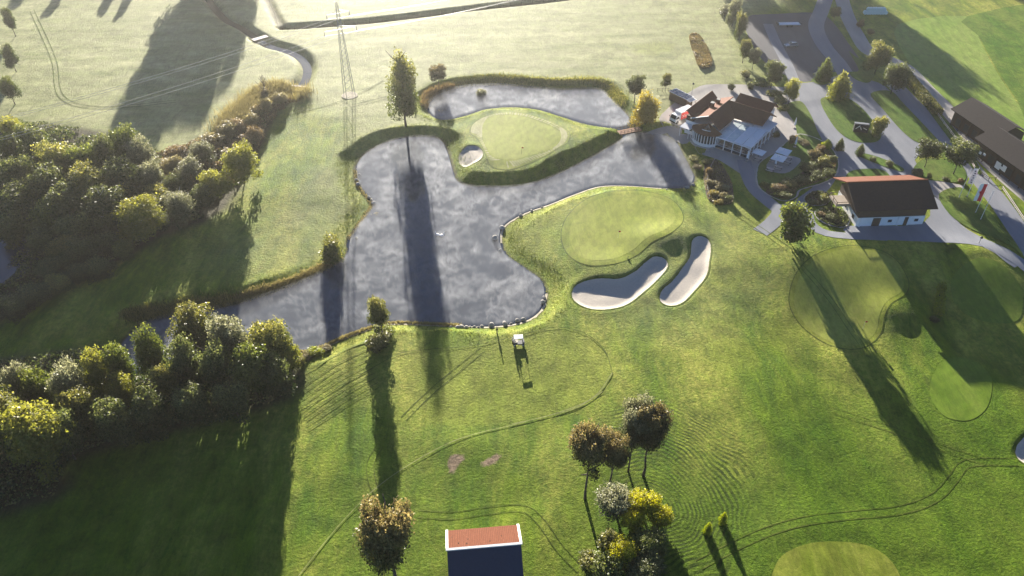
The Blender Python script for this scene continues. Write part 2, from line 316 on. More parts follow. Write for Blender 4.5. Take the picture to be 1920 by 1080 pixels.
def leaf_mat(name, a, b_, tip, trans=.38, lit_top_amt=.85):
    m, n, l, b = new_mat(name)
    at = n.new('ShaderNodeAttribute'); at.attribute_name = 'leaf'; sp = n.new('ShaderNodeSeparateColor'); l.new(at.outputs['Color'], sp.inputs[0])
    oi = n.new('ShaderNodeObjectInfo')
    c = mixc(n, l, sp.outputs[0], a, b_)
    mu = n.new('ShaderNodeMath'); mu.operation = 'MULTIPLY'; l.new(sp.outputs[1], mu.inputs[0]); mu.inputs[1].default_value = lit_top_amt
    c = mixc(n, l, mu.outputs[0], c, tip)  # paler leaf colour standing in for sunlight on the treetops
    hs = n.new('ShaderNodeHueSaturation'); mr = n.new('ShaderNodeMapRange'); mr.inputs[3].default_value = .8; mr.inputs[4].default_value = 1.2
    l.new(oi.outputs['Random'], mr.inputs[0]); l.new(mr.outputs[0], hs.inputs['Value']); l.new(c, hs.inputs['Color'])
    l.new(hs.outputs[0], b.inputs['Base Color']); b.inputs['Roughness'].default_value = .5; b.inputs['Specular IOR Level'].default_value = .35
    tr = n.new('ShaderNodeBsdfTranslucent'); ts = n.new('ShaderNodeHueSaturation'); ts.inputs['Saturation'].default_value = 1.15; ts.inputs['Value'].default_value = 1.5
    l.new(hs.outputs[0], ts.inputs['Color']); l.new(ts.outputs[0], tr.inputs['Color'])
    mx = n.new('ShaderNodeMixShader'); mx.inputs[0].default_value = trans; l.new(b.outputs[0], mx.inputs[1]); l.new(tr.outputs[0], mx.inputs[2])
    l.new(mx.outputs[0], n['Material Output'].inputs['Surface']); return m
LM = {
 'lime': leaf_mat('leaf_lime_yellow', (.16, .17, .014), (.30, .29, .022), (.52, .48, .04), .5),
 'green': leaf_mat('leaf_green', (.035, .060, .012), (.075, .105, .022), (.30, .32, .08)),
 'dark': leaf_mat('leaf_dark_green', (.020, .036, .010), (.046, .066, .018), (.24, .25, .09)),
 'olive': leaf_mat('leaf_olive', (.048, .066, .014), (.095, .112, .028), (.42, .38, .12)),
 'yellow': leaf_mat('leaf_yellow_green', (.105, .120, .022), (.185, .190, .036), (.36, .34, .09), .5),
 'gold': leaf_mat('leaf_gold', (.20, .15, .022), (.36, .28, .05), (.48, .40, .10)),
 'brown': leaf_mat('leaf_autumn_brown', (.038, .048, .015), (.078, .084, .028), (.42, .32, .15)),
 'rust': leaf_mat('leaf_rust', (.095, .066, .030), (.19, .135, .065), (.34, .25, .11)),
 'grey': leaf_mat('leaf_grey_green', (.058, .072, .030), (.110, .120, .056), (.48, .46, .28)),
 'bright': leaf_mat('leaf_bright_lime', (.15, .19, .02), (.28, .32, .03), (.45, .46, .05), .5),
 'straw': leaf_mat('reed_straw', (.12, .105, .040), (.23, .195, .080), (.36, .31, .15)),
}

# ------------------------------------------------------------------ mesh kit
class MB:
    def __init__(s): s.v = []; s.f = []
    def add(s, vs, fs):
        k = len(s.v); s.v += [tuple(map(float, p)) for p in vs]; s.f += [tuple(i+k for i in f) for f in fs]; return s
    def box(s, cx, cy, cz, sx, sy, sz, rot=0, taper=1.0):
        c, d = math.cos(rot), math.sin(rot); vs = []
        for z, t in ((-.5, 1), (.5, taper)):
            for x, y in ((-.5, -.5), (.5, -.5), (.5, .5), (-.5, .5)):
                X, Y = x*sx*t, y*sy*t; vs.append((cx+X*c-Y*d, cy+X*d+Y*c, cz+z*sz))
        return s.add(vs, [(3, 2, 1, 0), (4, 5, 6, 7), (0, 1, 5, 4), (1, 2, 6, 5), (2, 3, 7, 6), (3, 0, 4, 7)])
    def slab(s, pts, th=.2):
        pts = [Vector(p) for p in pts]; nrm = (pts[1]-pts[0]).cross(pts[2]-pts[0]).normalized()
        if nrm.z < 0: pts.reverse(); nrm = -nrm
        n = len(pts); lo = [p-nrm*th for p in pts]
        return s.add([tuple(p) for p in pts+lo], [tuple(range(n)), tuple(range(2*n-1, n-1, -1))]+[(i, n+i, n+(i+1) % n, (i+1) % n) for i in range(n)])
    def prism(s, pts2, z0, z1):
        n = len(pts2); a = sum(pts2[i][0]*pts2[(i+1) % n][1]-pts2[(i+1) % n][0]*pts2[i][1] for i in range(n))
        if a < 0: pts2 = pts2[::-1]
        return s.add([(x, y, z0) for x, y in pts2]+[(x, y, z1) for x, y in pts2], [tuple(range(n-1, -1, -1)), tuple(range(n, 2*n))]+[(i, (i+1) % n, n+(i+1) % n, n+i) for i in range(n)])
    def tube(s, p0, p1, r0, r1=None, n=8):
        r1 = r0 if r1 is None else r1; p0, p1 = Vector(p0), Vector(p1); d = (p1-p0).normalized()
        a = d.orthogonal().normalized(); b = d.cross(a); vs = []
        for p, r in ((p0, r0), (p1, r1)):
            for i in range(n):
                t = 2*math.pi*i/n; vs.append(tuple(p+(a*math.cos(t)+b*math.sin(t))*r))
        return s.add(vs, [(i, (i+1) % n, n+(i+1) % n, n+i) for i in range(n)]+[tuple(range(n-1, -1, -1)), tuple(range(n, 2*n))])
    def build(s, name, mat, parent=None, smooth=False, bevel=0):
        me = bpy.data.meshes.new(name); me.from_pydata(s.v, [], s.f); me.update()
        if smooth:
            for p in me.polygons: p.use_smooth = True
        o = bpy.data.objects.new(name, me); COL.objects.link(o)
        if mat is not None: me.materials.append(mat)
        if parent is not None: o.parent = parent
        if bevel:
            b = o.modifiers.new('bevel', 'BEVEL'); b.width = bevel; b.segments = 2; b.limit_method = 'ANGLE'
        return o
def tag(o, label=None, cat=None, group=None, kind=None):
    if label: o['label'] = label
    if cat: o['category'] = cat
    if group: o['group'] = group
    if kind: o['kind'] = kind
    return o
def empty(name, loc, rz=0, label=None, cat=None, group=None):
    o = bpy.data.objects.new(name, None); COL.objects.link(o); o.location = loc; o.rotation_euler = (0, 0, rz); o.empty_display_size = .5
    return tag(o, label, cat, group)
def np_mesh(name, V, F, mat, smooth=False):
    me = bpy.data.meshes.new(name); V = np.asarray(V, np.float32); F = np.asarray(F, np.int32); k = F.shape[1]
    me.vertices.add(len(V)); me.vertices.foreach_set('co', V.ravel()); me.loops.add(F.size); me.loops.foreach_set('vertex_index', F.ravel())
    me.polygons.add(len(F)); me.polygons.foreach_set('loop_start', np.arange(0, F.size, k, dtype=np.int32))
    if smooth: me.polygons.foreach_set('use_smooth', np.ones(len(F), bool))
    me.update(calc_edges=True); me.validate()
    if mat: me.materials.append(mat)
    return me
def link(name, me, parent=None):
    o = bpy.data.objects.new(name, me); COL.objects.link(o)
    if parent is not None: o.parent = parent
    return o
_lift = [0]
def sheet(name, poly, off, mat, z=None, grid=1.0, kind='structure'):
    """a draped surface sheet cut to an outline"""
    poly = np.asarray(poly); mn = poly.min(0); mx = poly.max(0)
    gx = np.arange(mn[0]+grid/2, mx[0], grid); gy = np.arange(mn[1]+grid/2, mx[1], grid)
    X, Y = np.meshgrid(gx, gy); X = X.ravel(); Y = Y.ravel()
    if len(X):
        d = sdist(X, Y, poly); k = d < -.35*grid; X = X[k]; Y = Y[k]
    vs = [Vector(p) for p in poly]+[Vector((a, b)) for a, b in zip(X, Y)]
    n = len(poly); vo, eo, fo, *_ = delaunay_2d_cdt(vs, [(i, (i+1) % n) for i in range(n)], [list(range(n))], 1, 1e-4)
    xs = np.array([v.x for v in vo]); ys = np.array([v.y for v in vo])
    zs = (hfull(xs, ys)+off) if z is None else np.full(len(xs), z)
    me = bpy.data.meshes.new(name); me.from_pydata(list(zip(xs.tolist(), ys.tolist(), zs.tolist())), [], [f for f in fo]); me.update()
    bm = bmesh.new(); bm.from_mesh(me); bm.normal_update()
    for f in bm.faces:
        if f.normal.z < 0: f.normal_flip()
    for f in bm.faces: f.smooth = True
    bm.to_mesh(me); bm.free(); me.materials.append(mat)
    o = link(name, me); o['kind'] = kind; return o
def ribbon_poly(line, width):
    line = np.asarray(line); t = np.gradient(line, axis=0); t /= np.linalg.norm(t, axis=1)[:, None]+1e-9; nn = np.stack([-t[:, 1], t[:, 0]], 1)
    w_ = np.asarray(width)/2*np.ones(len(line)); return line+nn*w_[:, None], line-nn*w_[:, None]
def ribbon(name, line, width, off, mat, kind='structure', step=None, jitter=0):
    line = np.asarray(line)
    if step:
        d = np.r_[0, np.cumsum(np.linalg.norm(np.diff(line, axis=0), axis=1))]; n = max(2, int(d[-1]/step)); s = np.linspace(0, d[-1], n)
        line = np.stack([np.interp(s, d, line[:, 0]), np.interp(s, d, line[:, 1])], 1)
    wv = width*(1+jitter*(rng.random(len(line))-.5)); a, b = ribbon_poly(line, wv); mid = (a+b)/2; n = len(line)
    cols = [a, mid, b] if width < 3 else [a, a*.75+b*.25, mid, a*.25+b*.75, b]
    pts = np.concatenate(cols); z = hfull(pts[:, 0], pts[:, 1])+off
    V = np.c_[pts, z]; F = []
    for c in range(len(cols)-1):
        for i in range(n-1): F.append((c*n+i, (c+1)*n+i, (c+1)*n+i+1, c*n+i+1))
    me = np_mesh(name, V, F, mat, True); o = link(name, me); o['kind'] = kind; return o

# ------------------------------------------------------------------ the ground
def axis(lo, hi, step, far):
    core = np.arange(lo, hi+step/2, step); r = []; s = step; p = hi
    while p < far: s *= 1.35; p += s; r.append(p)
    l_ = []; s = step; p = lo
    while p > -far: s *= 1.35; p -= s; l_.append(p)
    return np.r_[l_[::-1], core, r]
GX = axis(-196, 196, .62, 1400); GY = axis(42, 302, .62, 1400)
X, Y = np.meshgrid(GX, GY); Z = hfull(X, Y, True)
# gentle colour zones
FIELD = world_poly([(-300,-60),(-60,330),(120,262),(230,270),(340,278),(430,240),(500,190),(545,165),(600,180),(720,250),(700,300),(640,330),(560,420),(480,470),(640,470),(690,380),(665,300),(760,240),(800,170),(900,130),(1100,130),(1200,190),(1280,180),(1385,145),(1370,60),(1300,-60)], None, 3)
zr = np.zeros(X.shape)
dF = sdist(X, Y, FIELD, 40.0); nn_ = VN(X, Y, 12)*9+VN2(X, Y, 31)*14
zr = 1-sstep((dF+nn_+3)/16)
zr = np.where((Y > 295), 1.0, zr)
zr = zr*(0.25+0.75*sstep((Y-118)/95))
zr = np.maximum(zr, .25*(1-sstep((sdist(X, Y, BUNK2, 30.0)-3)/16)))
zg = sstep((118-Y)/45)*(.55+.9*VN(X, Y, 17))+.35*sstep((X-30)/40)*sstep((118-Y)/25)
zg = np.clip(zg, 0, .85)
WOOD = world_poly([(-200,560),(-60,250),(60,235),(180,250),(300,290),(380,270),(470,220),(520,190),(490,260),(420,390),(300,440),(230,480),(120,540),(0,600),(-100,700)], None, 3)
WOOD2 = world_poly([(-200,700),(0,680),(200,650),(330,600),(540,640),(555,690),(540,740),(330,800),(120,860),(100,930),(-200,960)], None, 3)
zb = np.maximum(1-sstep((sdist(X, Y, WOOD)+1)/4), 1-sstep((sdist(X, Y, WOOD2)+1)/4))
for L in (STREAM_C, STREAM_UP, DITCH, DITCH2):
    m = (X > L[:, 0].min()-5) & (X < L[:, 0].max()+5) & (Y > L[:, 1].min()-5) & (Y < L[:, 1].max()+5)
    d = np.full(X.shape, 99.0); d[m] = seg_dist(X[m], Y[m], L, False); zb = np.maximum(zb, .75*(1-sstep((d-.6)/1.6)))
for G in (POND, POND2):
    d = sdist(X, Y, G); zb = np.maximum(zb, 1-sstep((d-.2)/.7)); zr = zr*(1-.6*(1-sstep((d-3)/4)))
ny, nx = X.shape; idx = np.arange(nx*ny).reshape(ny, nx)
F = np.stack([idx[:-1, :-1], idx[:-1, 1:], idx[1:, 1:], idx[1:, :-1]], -1).reshape(-1, 4)
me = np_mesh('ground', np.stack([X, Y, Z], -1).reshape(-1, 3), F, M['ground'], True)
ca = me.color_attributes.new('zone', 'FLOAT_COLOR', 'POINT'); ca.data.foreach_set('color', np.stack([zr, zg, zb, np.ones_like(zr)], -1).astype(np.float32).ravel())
mr_ = 1-sstep((sdist(X, Y, RINGS)+2+4*VN(X, Y, 6))/4); mt_ = 1-sstep((sdist(X, Y, TEE)+.8)/1.5); ms_ = np.zeros_like(X)
for px in ([(838,870),(846,856),(866,855),(874,864),(862,874),(852,890),(844,893)], [(898,872),(912,862),(930,853),(940,856),(932,870),(912,878)]): ms_ = np.maximum(ms_, 1-sstep((sdist(X, Y, world_poly(px))+.9)/1.5))
for px in ([(1058,672),(1075,655),(1100,655),(1116,672),(1108,695),(1085,708),(1062,700)], [(1300,640),(1340,625),(1400,640),(1420,680),(1360,700),(1310,690)], [(1440,610),(1480,600),(1500,640),(1460,660)], [(1180,90),(1215,80),(1260,83),(1250,98),(1200,104)], [(950,375),(1060,395),(1040,470),(960,450)]): mt_ = np.maximum(mt_, .8*(1-sstep((sdist(X, Y, world_poly(px))+1.5+2.5*VN(X, Y, 3))/3)))
cb_ = me.color_attributes.new('marks', 'FLOAT_COLOR', 'POINT'); cb_.data.foreach_set('color', np.stack([mr_, mt_, ms_, np.ones_like(mr_)], -1).astype(np.float32).ravel())
tag(link('ground', me), kind='structure')

# water
def expand(poly, k):
    c = np.asarray(poly); t = np.roll(c, -1, 0)-np.roll(c, 1, 0); t /= np.linalg.norm(t, axis=1)[:, None]+1e-9
    a = np.sum(c[:, 0]*np.roll(c[:, 1], -1)-np.roll(c[:, 0], -1)*c[:, 1]); s = 1 if a > 0 else -1
    return c+np.stack([t[:, 1], -t[:, 0]], 1)*k*s
def water_mat(name, col, rough=.02):
    m, n, l, b = new_mat(name); b.inputs['Base Color'].default_value = col+(1,); b.inputs['Roughness'].default_value = rough
    b.inputs['IOR'].default_value = 1.45; v = objvec(n, l)
    f = noise(n, l, .8, 4, .6, v); bump(n, l, b, f, .02, .05); return m
M['water'] = water_mat('pond_water', (.034, .046, .070))
M['streamwater'] = water_mat('stream_water', (.04, .045, .05), .12)
sheet('pond_water', expand(POND, .7), 0, M['water'], z=WZ, grid=4)
sheet('upper_pond_water', expand(POND2, .7), 0, M['water'], z=WZ, grid=4)
a, b = ribbon_poly(CHAN, 5); sheet('channel_water', np.r_[a, b[::-1]], 0, M['water'], z=WZ-.012, grid=3)
sheet('dark_pond_water', expand(DARKPOND, .6), 0, M['water'], z=-.5, grid=4)
for L, nm in ((STREAM_C, 'stream_water'), (STREAM_UP, 'ditch_water')):
    a, b = ribbon_poly(L, 2.6); sheet(nm, np.r_[a, b[::-1]], 0, M['streamwater'], z=-1.22, grid=3)

# greens, fringes, sand
def greens(nm, poly, collar=1.5, mat='green', edge=True):
    if collar:
        if edge: sheet('fringe_edge', expand(poly, collar+.22), .022, M['edge'])
        sheet('green_fringe', expand(poly, collar), .034, M['collar'])
    sheet(nm, poly, .048, M[mat])
greens('putting_green', GREEN1, 1.7)
sheet('fringe_edge', expand(COLLAR2, .22), .022, M['edge']); sheet('green_fringe', COLLAR2, .034, M['collar'])
sheet('island_putting_green', GREEN2, .048, M['green'])
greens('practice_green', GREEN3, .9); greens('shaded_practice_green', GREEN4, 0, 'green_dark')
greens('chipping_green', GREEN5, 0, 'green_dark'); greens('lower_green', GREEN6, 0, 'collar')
for G in (BUNK1, BUNK2, BUNK3, BUNK4):
    ribbon('bunker_lip', np.r_[expand(G, .12), expand(G, .12)[:1]], .3, .05, M['edge'], step=.5, jitter=.6); sheet('bunker_sand', G, .034, M['sand'], grid=.5)
sheet('worn_fringe', world_poly(c3([(288,385),(322,305),(420,235),(512,200),(468,262),(436,340),(428,470),(370,432),(305,412)])), .045, M['dash'])  # paler crescent of fringe turf on the left
sheet('worn_fringe', world_poly(c3([(1410,345),(1470,370),(1505,430),(1485,520),(1400,590),(1350,612),(1330,604),(1405,535),(1432,455)])), .045, M['dash'])
# light mowing dashes round the island green
def fringe_dashes():
    mb = MB(); inner = GREEN2; n = len(inner); outp = COLLAR2
    def samp(poly, k):
        d = np.r_[0, np.cumsum(np.linalg.norm(np.diff(np.r_[poly, poly[:1]], axis=0), axis=1))]; s = np.linspace(0, d[-1], k, endpoint=False); pp = np.r_[poly, poly[:1]]
        return np.stack([np.interp(s, d, pp[:, 0]), np.interp(s, d, pp[:, 1])], 1)
    S = samp(inner, 120)
    for i, p in enumerate(S):
        dd = np.linalg.norm(outp-p, axis=1); q = outp[dd.argmin()]
        if np.linalg.norm(q-p) < .6: continue
        a_ = p+(q-p)*(.16+.1*random.random()); b_ = p+(q-p)*(.86-.1*random.random()); t = (b_-a_); t = t/np.linalg.norm(t); nn = np.array([-t[1], t[0]])*(.10+.08*random.random())
        m_ = (a_+b_)/2; pts = [a_-nn, a_+nn, m_+nn, b_+nn, b_-nn, m_-nn]; zz = [hz(*x)+.046 for x in pts]
        mb.add([(x[0], x[1], z) for x, z in zip(pts, zz)], [(0, 5, 2, 1), (5, 4, 3, 2)])
    o = mb.build('mowing_dashes', M['dash']); o['kind'] = 'structure'
fringe_dashes()
# turf tracks
TR = [([(1310,1060),(1400,1015),(1500,981),(1600,968),(1700,955),(1755,932),(1788,897),(1808,872),(1850,866),(1905,868)], 1.5, .2),
      ([(785,965),(850,968),(920,958),(980,955),(1012,978),(1050,1030),(1090,1070)], 1.3, .18), ([(757,785),(800,742),(850,700),(905,655)], 1.2, .2),
      ([(1560,770),(1640,795),(1740,832),(1850,868)], 1.4, .17), ([(712,838),(695,870),(702,915),(735,945)], 1.2, .16), ([(660,200),(760,178),(812,196),(835,235)], 1.4, .25),
      ([(1500,500),(1560,570),(1615,650)], 1.0, .15), ([(60,20),(100,110),(115,180),(190,203),(330,190)], 1.4, .35), ([(1380,400),(1440,440),(1480,470)], 1.4, .2)]
k = 0
for px, gap, wd in TR:
    L = world_line(px, None, 8)
    a, b = ribbon_poly(L, gap)
    for q in (a, b): ribbon('wheel_track', q, wd*.75, .030+k*.003, M['edge'], step=1.0, jitter=.6); k += 1
for px, wd, mt in (([(545,775),(620,735),(700,690),(760,661),(870,651),(960,633),(1040,614),(1095,624),(1133,655),(1148,700)], .15, 'edge'), ([(560,1082),(650,970),(740,890),(850,832),(1000,786),(1080,765),(1130,735)], .16, 'paleline'),
                   ([(570,700),(640,660),(700,635)], .2, 'edge'), ([(1148,700),(1110,748),(1030,778),(960,795)], .2, 'paleline'), ([(540,215),(640,190),(720,150)], .3, 'edge')):
    ribbon('turf_line', world_line(px, None, 8), wd, .062+k*.003, M[mt], step=1.0, jitter=.5); k += 1
for i in range(9):       # concentric mower lines at the left tee bank
    o_ = i*9; ribbon('turf_line', world_line([(556+o_*.3, 735+o_), (620+o_*.4, 690+o_), (690+o_*.3, 655+o_)], None, 5), .16, .075+i*.003, M['edge'], step=1.0, jitter=.8)

# ------------------------------------------------------------------ paved places on the right
def lift():
    _lift[0] += 1; return .012+.005*_lift[0]
def paved(nm, px, mat, grid=3): return sheet(nm, world_poly(px, None, 3), lift(), M[mat], grid=grid)
def road(nm, px, width, mat): return ribbon(nm, world_line(px), width, lift(), M[mat], step=1.5)
FA = world_poly([(1682,46),(1810,30),(1835,70),(1860,120),(1905,190),(1960,260),(1960,330),(1880,270),(1800,215),(1740,160),(1700,110)], None, 3)
FB = world_poly([(1815,30),(2050,8),(2200,240),(1965,262),(1908,190),(1862,118),(1836,68)], None, 3)
sheet('mown_meadow', FA, .006, M['field_a'], grid=3); sheet('lush_meadow', FB, .010, M['field_b'], grid=3)
paved('car_park', [(1396,34),(1460,26),(1530,24),(1560,40),(1590,80),(1622,130),(1592,134),(1560,136),(1530,150),(1500,153),(1470,140),(1440,122),(1414,90)], 'asphalt')
road('access_road', [(1552,-14),(1540,20),(1530,50),(1545,85),(1572,118),(1592,150)], 5.2, 'path')
road('car_park_lane', [(1440,45),(1455,80),(1475,118),(1492,160)], 3.4, 'path')
road('farm_road', [(1575,-14),(1588,28),(1605,62),(1628,96),(1668,112),(1700,128),(1736,165),(1775,205),(1812,255),(1850,300),(1900,345),(1960,395)], 5.0, 'gravel')
road('club_road', [(1676,158),(1715,198),(1752,236),(1795,282),(1835,332),(1872,378),(1905,425),(1945,490)], 5.2, 'path')
paved('forecourt', [(1455,172),(1485,158),(1530,153),(1590,138),(1618,146),(1660,162),(1690,200),(1735,255),(1745,275),(1715,300),(1745,335),(1775,385),(1760,330),(1700,332),(1560,332),(1545,345),(1548,300),(1520,250),(1500,215),(1478,190)], 'path')
paved('club_terrace', [(1300,168),(1345,158),(1480,165),(1500,190),(1510,232),(1480,262),(1450,290),(1430,318),(1400,330),(1350,300),(1310,285),(1300,262),(1280,262),(1245,235),(1240,215)], 'gravel')
road('footpath', [(1395,300),(1403,330),(1418,358),(1445,382),(1462,398),(1448,418),(1425,436)], 3.6, 'path')
road('footpath', [(1450,392),(1490,388),(1515,372),(1540,352),(1558,325),(1568,295)], 3.4, 'path')
road('footpath', [(1492,384),(1512,398),(1520,420),(1548,438),(1600,445),(1660,447)], 2.6, 'path')
paved('barn_apron', [(1590,424),(1730,420),(1745,372),(1768,378),(1800,420),(1850,452),(1905,480),(1900,505),(1840,466),(1760,456),(1660,452),(1600,448)], 'path')
road('footpath', [(1760,438),(1830,452),(1880,476),(1925,505),(1960,540)], 3.2, 'path')
road('club_path', [(1196,250),(1222,242),(1250,238),(1275,245)], 2.4, 'gravel')
paved('pavement', [(1738,338),(1790,345),(1808,352),(1790,375),(1768,378),(1745,360)], 'gravel')
def island(nm, px, mat='lawn', kerb=False):
    poly = world_poly(px, None, 4)
    o = sheet(nm, poly, lift()+.02, M[mat], grid=2)
    if kerb:
        a = np.r_[poly, poly[:1]]; ribbon('kerb', a, .35, _lift[0]*.005+.045, M['kerb'], step=.8, jitter=.8)
    return o
island('lawn_island', [(1538,188),(1560,182),(1592,186),(1618,205),(1640,232),(1652,255),(1640,267),(1605,266),(1575,250),(1553,222)])
island('lawn_strip', [(1632,176),(1672,172),(1700,205),(1730,238),(1748,262),(1722,268),(1690,245),(1655,205)])
island('lawn', [(1472,200),(1500,190),(1518,212),(1532,245),(1540,268),(1500,262),(1490,232)])
island('lawn_island', [(1590,325),(1612,318),(1650,318),(1668,330),(1668,345),(1590,345)])
island('tree_lawn', [(1712,318),(1730,300),(1762,298),(1800,308),(1812,330),(1800,342),(1760,340),(1725,335)])
island('planting_strip', [(1608,292),(1620,288),(1655,298),(1692,315),(1688,322),(1645,308)])
island('verge', [(1592,98),(1602,105),(1640,130),(1630,155),(1605,150),(1592,136),(1610,132)])
island('verge', [(1520,150),(1545,146),(1558,154),(1540,160)])
island('flag_lawn', [(1760,365),(1800,352),(1838,378),(1862,405),(1900,455),(1915,480),(1870,450),(1820,430),(1780,402)])
GARDEN = [(1418,330),(1425,305),(1455,285),(1480,262),(1500,252),(1535,262),(1560,280),(1572,305),(1566,330),(1540,345),(1500,357),(1493,370),(1470,378),(1440,366),(1422,350)]
island('garden_lawn', GARDEN, 'lawn', True)
island('garden_bed', [(1435,362),(1455,345),(1490,335),(1515,310),(1532,285),(1552,285),(1566,306),(1560,328),(1535,341),(1498,353),(1488,366),(1468,373)], 'soil')
island('planting_bed', [(1508,372),(1525,360),(1550,362),(1556,376),(1540,386),(1516,384)], 'soil', True)
island('planting_bed', [(1528,398),(1550,390),(1580,395),(1592,415),(1580,428),(1552,422),(1535,412)], 'soil', True)
island('shore_bed', [(1322,305),(1345,300),(1370,335),(1375,372),(1365,384),(1330,375),(1322,345)], 'soil')
island('hedge_verge', [(1690,138),(1700,133),(1760,208),(1795,250),(1838,318),(1828,322),(1780,262),(1745,215)])

# ------------------------------------------------------------------ foliage
def leaf_cloud(name, centers, size, mat, up=.25, seed=0, out=None, tip=None, flat=False):
    r = np.random.default_rng(seed); n = len(centers)
    nrm = r.normal(size=(n, 3))
    if out is not None: nrm = nrm*.9+out*.55
    nrm[:, 2] += up; nrm /= np.linalg.norm(nrm, axis=1)[:, None]+1e-9
    t = r.normal(size=(n, 3)); t -= (t*nrm).sum(1)[:, None]*nrm; t /= np.linalg.norm(t, axis=1)[:, None]+1e-9; bt = np.cross(nrm, t)
    s = (size*(.6+.8*r.random(n)))[:, None]; asp = (.55+.35*r.random(n))[:, None]
    c = np.asarray(centers)
    v0 = c-t*s; v1 = c-bt*s*asp+nrm*s*.15; v2 = c+t*s; v3 = c+bt*s*asp+nrm*s*.15
    V = np.stack([v0, v1, v2, v3], 1).reshape(-1, 3); F = np.arange(4*n).reshape(n, 4)
    me = np_mesh(name, V, F, mat)
    ca = me.color_attributes.new('leaf', 'FLOAT_COLOR', 'POINT'); col = np.zeros((n, 4)); col[:, 0] = r.random(n); col[:, 1] = np.clip(tip if tip is not None else r.random(n)**3, 0, 1); col[:, 3] = 1
    ca.data.foreach_set('color', np.repeat(col, 4, 0).astype(np.float32).ravel()); return me
def crown(kind, seed, n=9000, leaf=.022):
    """unit crown: about 1 wide, 1 tall, resting on z=0"""
    r = np.random.default_rng(seed); lobes = []
    if kind == 'round':
        for i in range(30):
            a = r.random()*6.28; el = r.random(); rad = .34*math.sqrt(r.random()*.9+.1)*(1-.35*abs(el-.4))
            lobes.append((math.cos(a)*rad*1.05, math.sin(a)*rad*1.05, .2+.66*el, .10+.09*r.random()))
        lobes.append((0, 0, .45, .28))
    elif kind == 'wild':
        for i in range(26):
            a = r.random()*6.28; el = r.random()**.8; rad = (.36-.16*el)*math.sqrt(r.random())
            lobes.append((math.cos(a)*rad, math.sin(a)*rad, .12+.74*el, .10+.12*r.random()))
        lobes.append((0, 0, .4, .28))
    elif kind == 'cone':
        for i in range(26):
            el = i/26; a = i*2.4; rad = .30*(1-el)**.8; lobes.append((math.cos(a)*rad, math.sin(a)*rad, .08+.84*el, .20*(1-el)+.05))
    elif kind == 'tall':
        for i in range(34):
            el = r.random(); a = r.random()*6.28; prof = math.sin(math.pi*min(1, .12+.88*el)**.75)**.8; rad = .33*prof*math.sqrt(r.random()); lobes.append((math.cos(a)*rad, math.sin(a)*rad, .05+.88*el, .055+.10*prof*r.random()+.02))
        for i in range(10): lobes.append((0, 0, .08+.09*i, .07+.13*math.sin(math.pi*(.1+.09*i))))
    elif kind == 'bush':
        for i in range(12):
            a = r.random()*6.28; rad = .30*math.sqrt(r.random()); lobes.append((math.cos(a)*rad, math.sin(a)*rad, .12+.5*r.random(), .14+.12*r.random()))
        lobes.append((0, 0, .3, .3))
    L = np.array(lobes); vol = L[:, 3]**2; pick = r.choice(len(L), n, p=vol/vol.sum())
    d = r.normal(size=(n, 3)); d /= np.linalg.norm(d, axis=1)[:, None]
    lump = 1+.22*np.sin(d[:, 0]*7+pick)+.2*np.sin(d[:, 1]*8+pick*2)+.16*np.sin(d[:, 2]*9+pick)
    rr = L[pick, 3]*lump*(1-.42*r.random(n)**2.2); zs = .85 if kind not in ('tall', 'cone') else 1.25
    c = L[pick, :3]+d*rr[:, None]*np.array([1, 1, zs])
    if kind in ('tall',):                                             # hanging sprays
        dr = r.random(n) < .5; c[dr, 2] -= r.random(dr.sum())*.05
    c[:, 2] = np.clip(c[:, 2], -.02, 1.1)
    mx = c[:, 2].max(); c[:, 2] /= mx; tip = np.clip((c[:, 2]-.4)*1.9*r.random(n)+.3*r.random(n)**2, 0, 1)  # tip rises with height, so sunlit tops are put into the leaf colour
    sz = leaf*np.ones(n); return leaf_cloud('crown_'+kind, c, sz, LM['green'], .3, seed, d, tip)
CR = {'round': [crown('round', s, 9000, .021) for s in (11, 12, 13)], 'wild': [crown('wild', s, 11000, .019) for s in (21, 22, 23, 24)],
      'cone': [crown('cone', s, 6000, .025) for s in (31, 32)], 'tall': [crown('tall', s, 9000, .017) for s in (41, 42)], 'bush': [crown('bush', s, 4000, .034) for s in (51, 52, 53)]}
CR['dense'] = [crown('round', s, 20000, .0165) for s in (61, 62)]
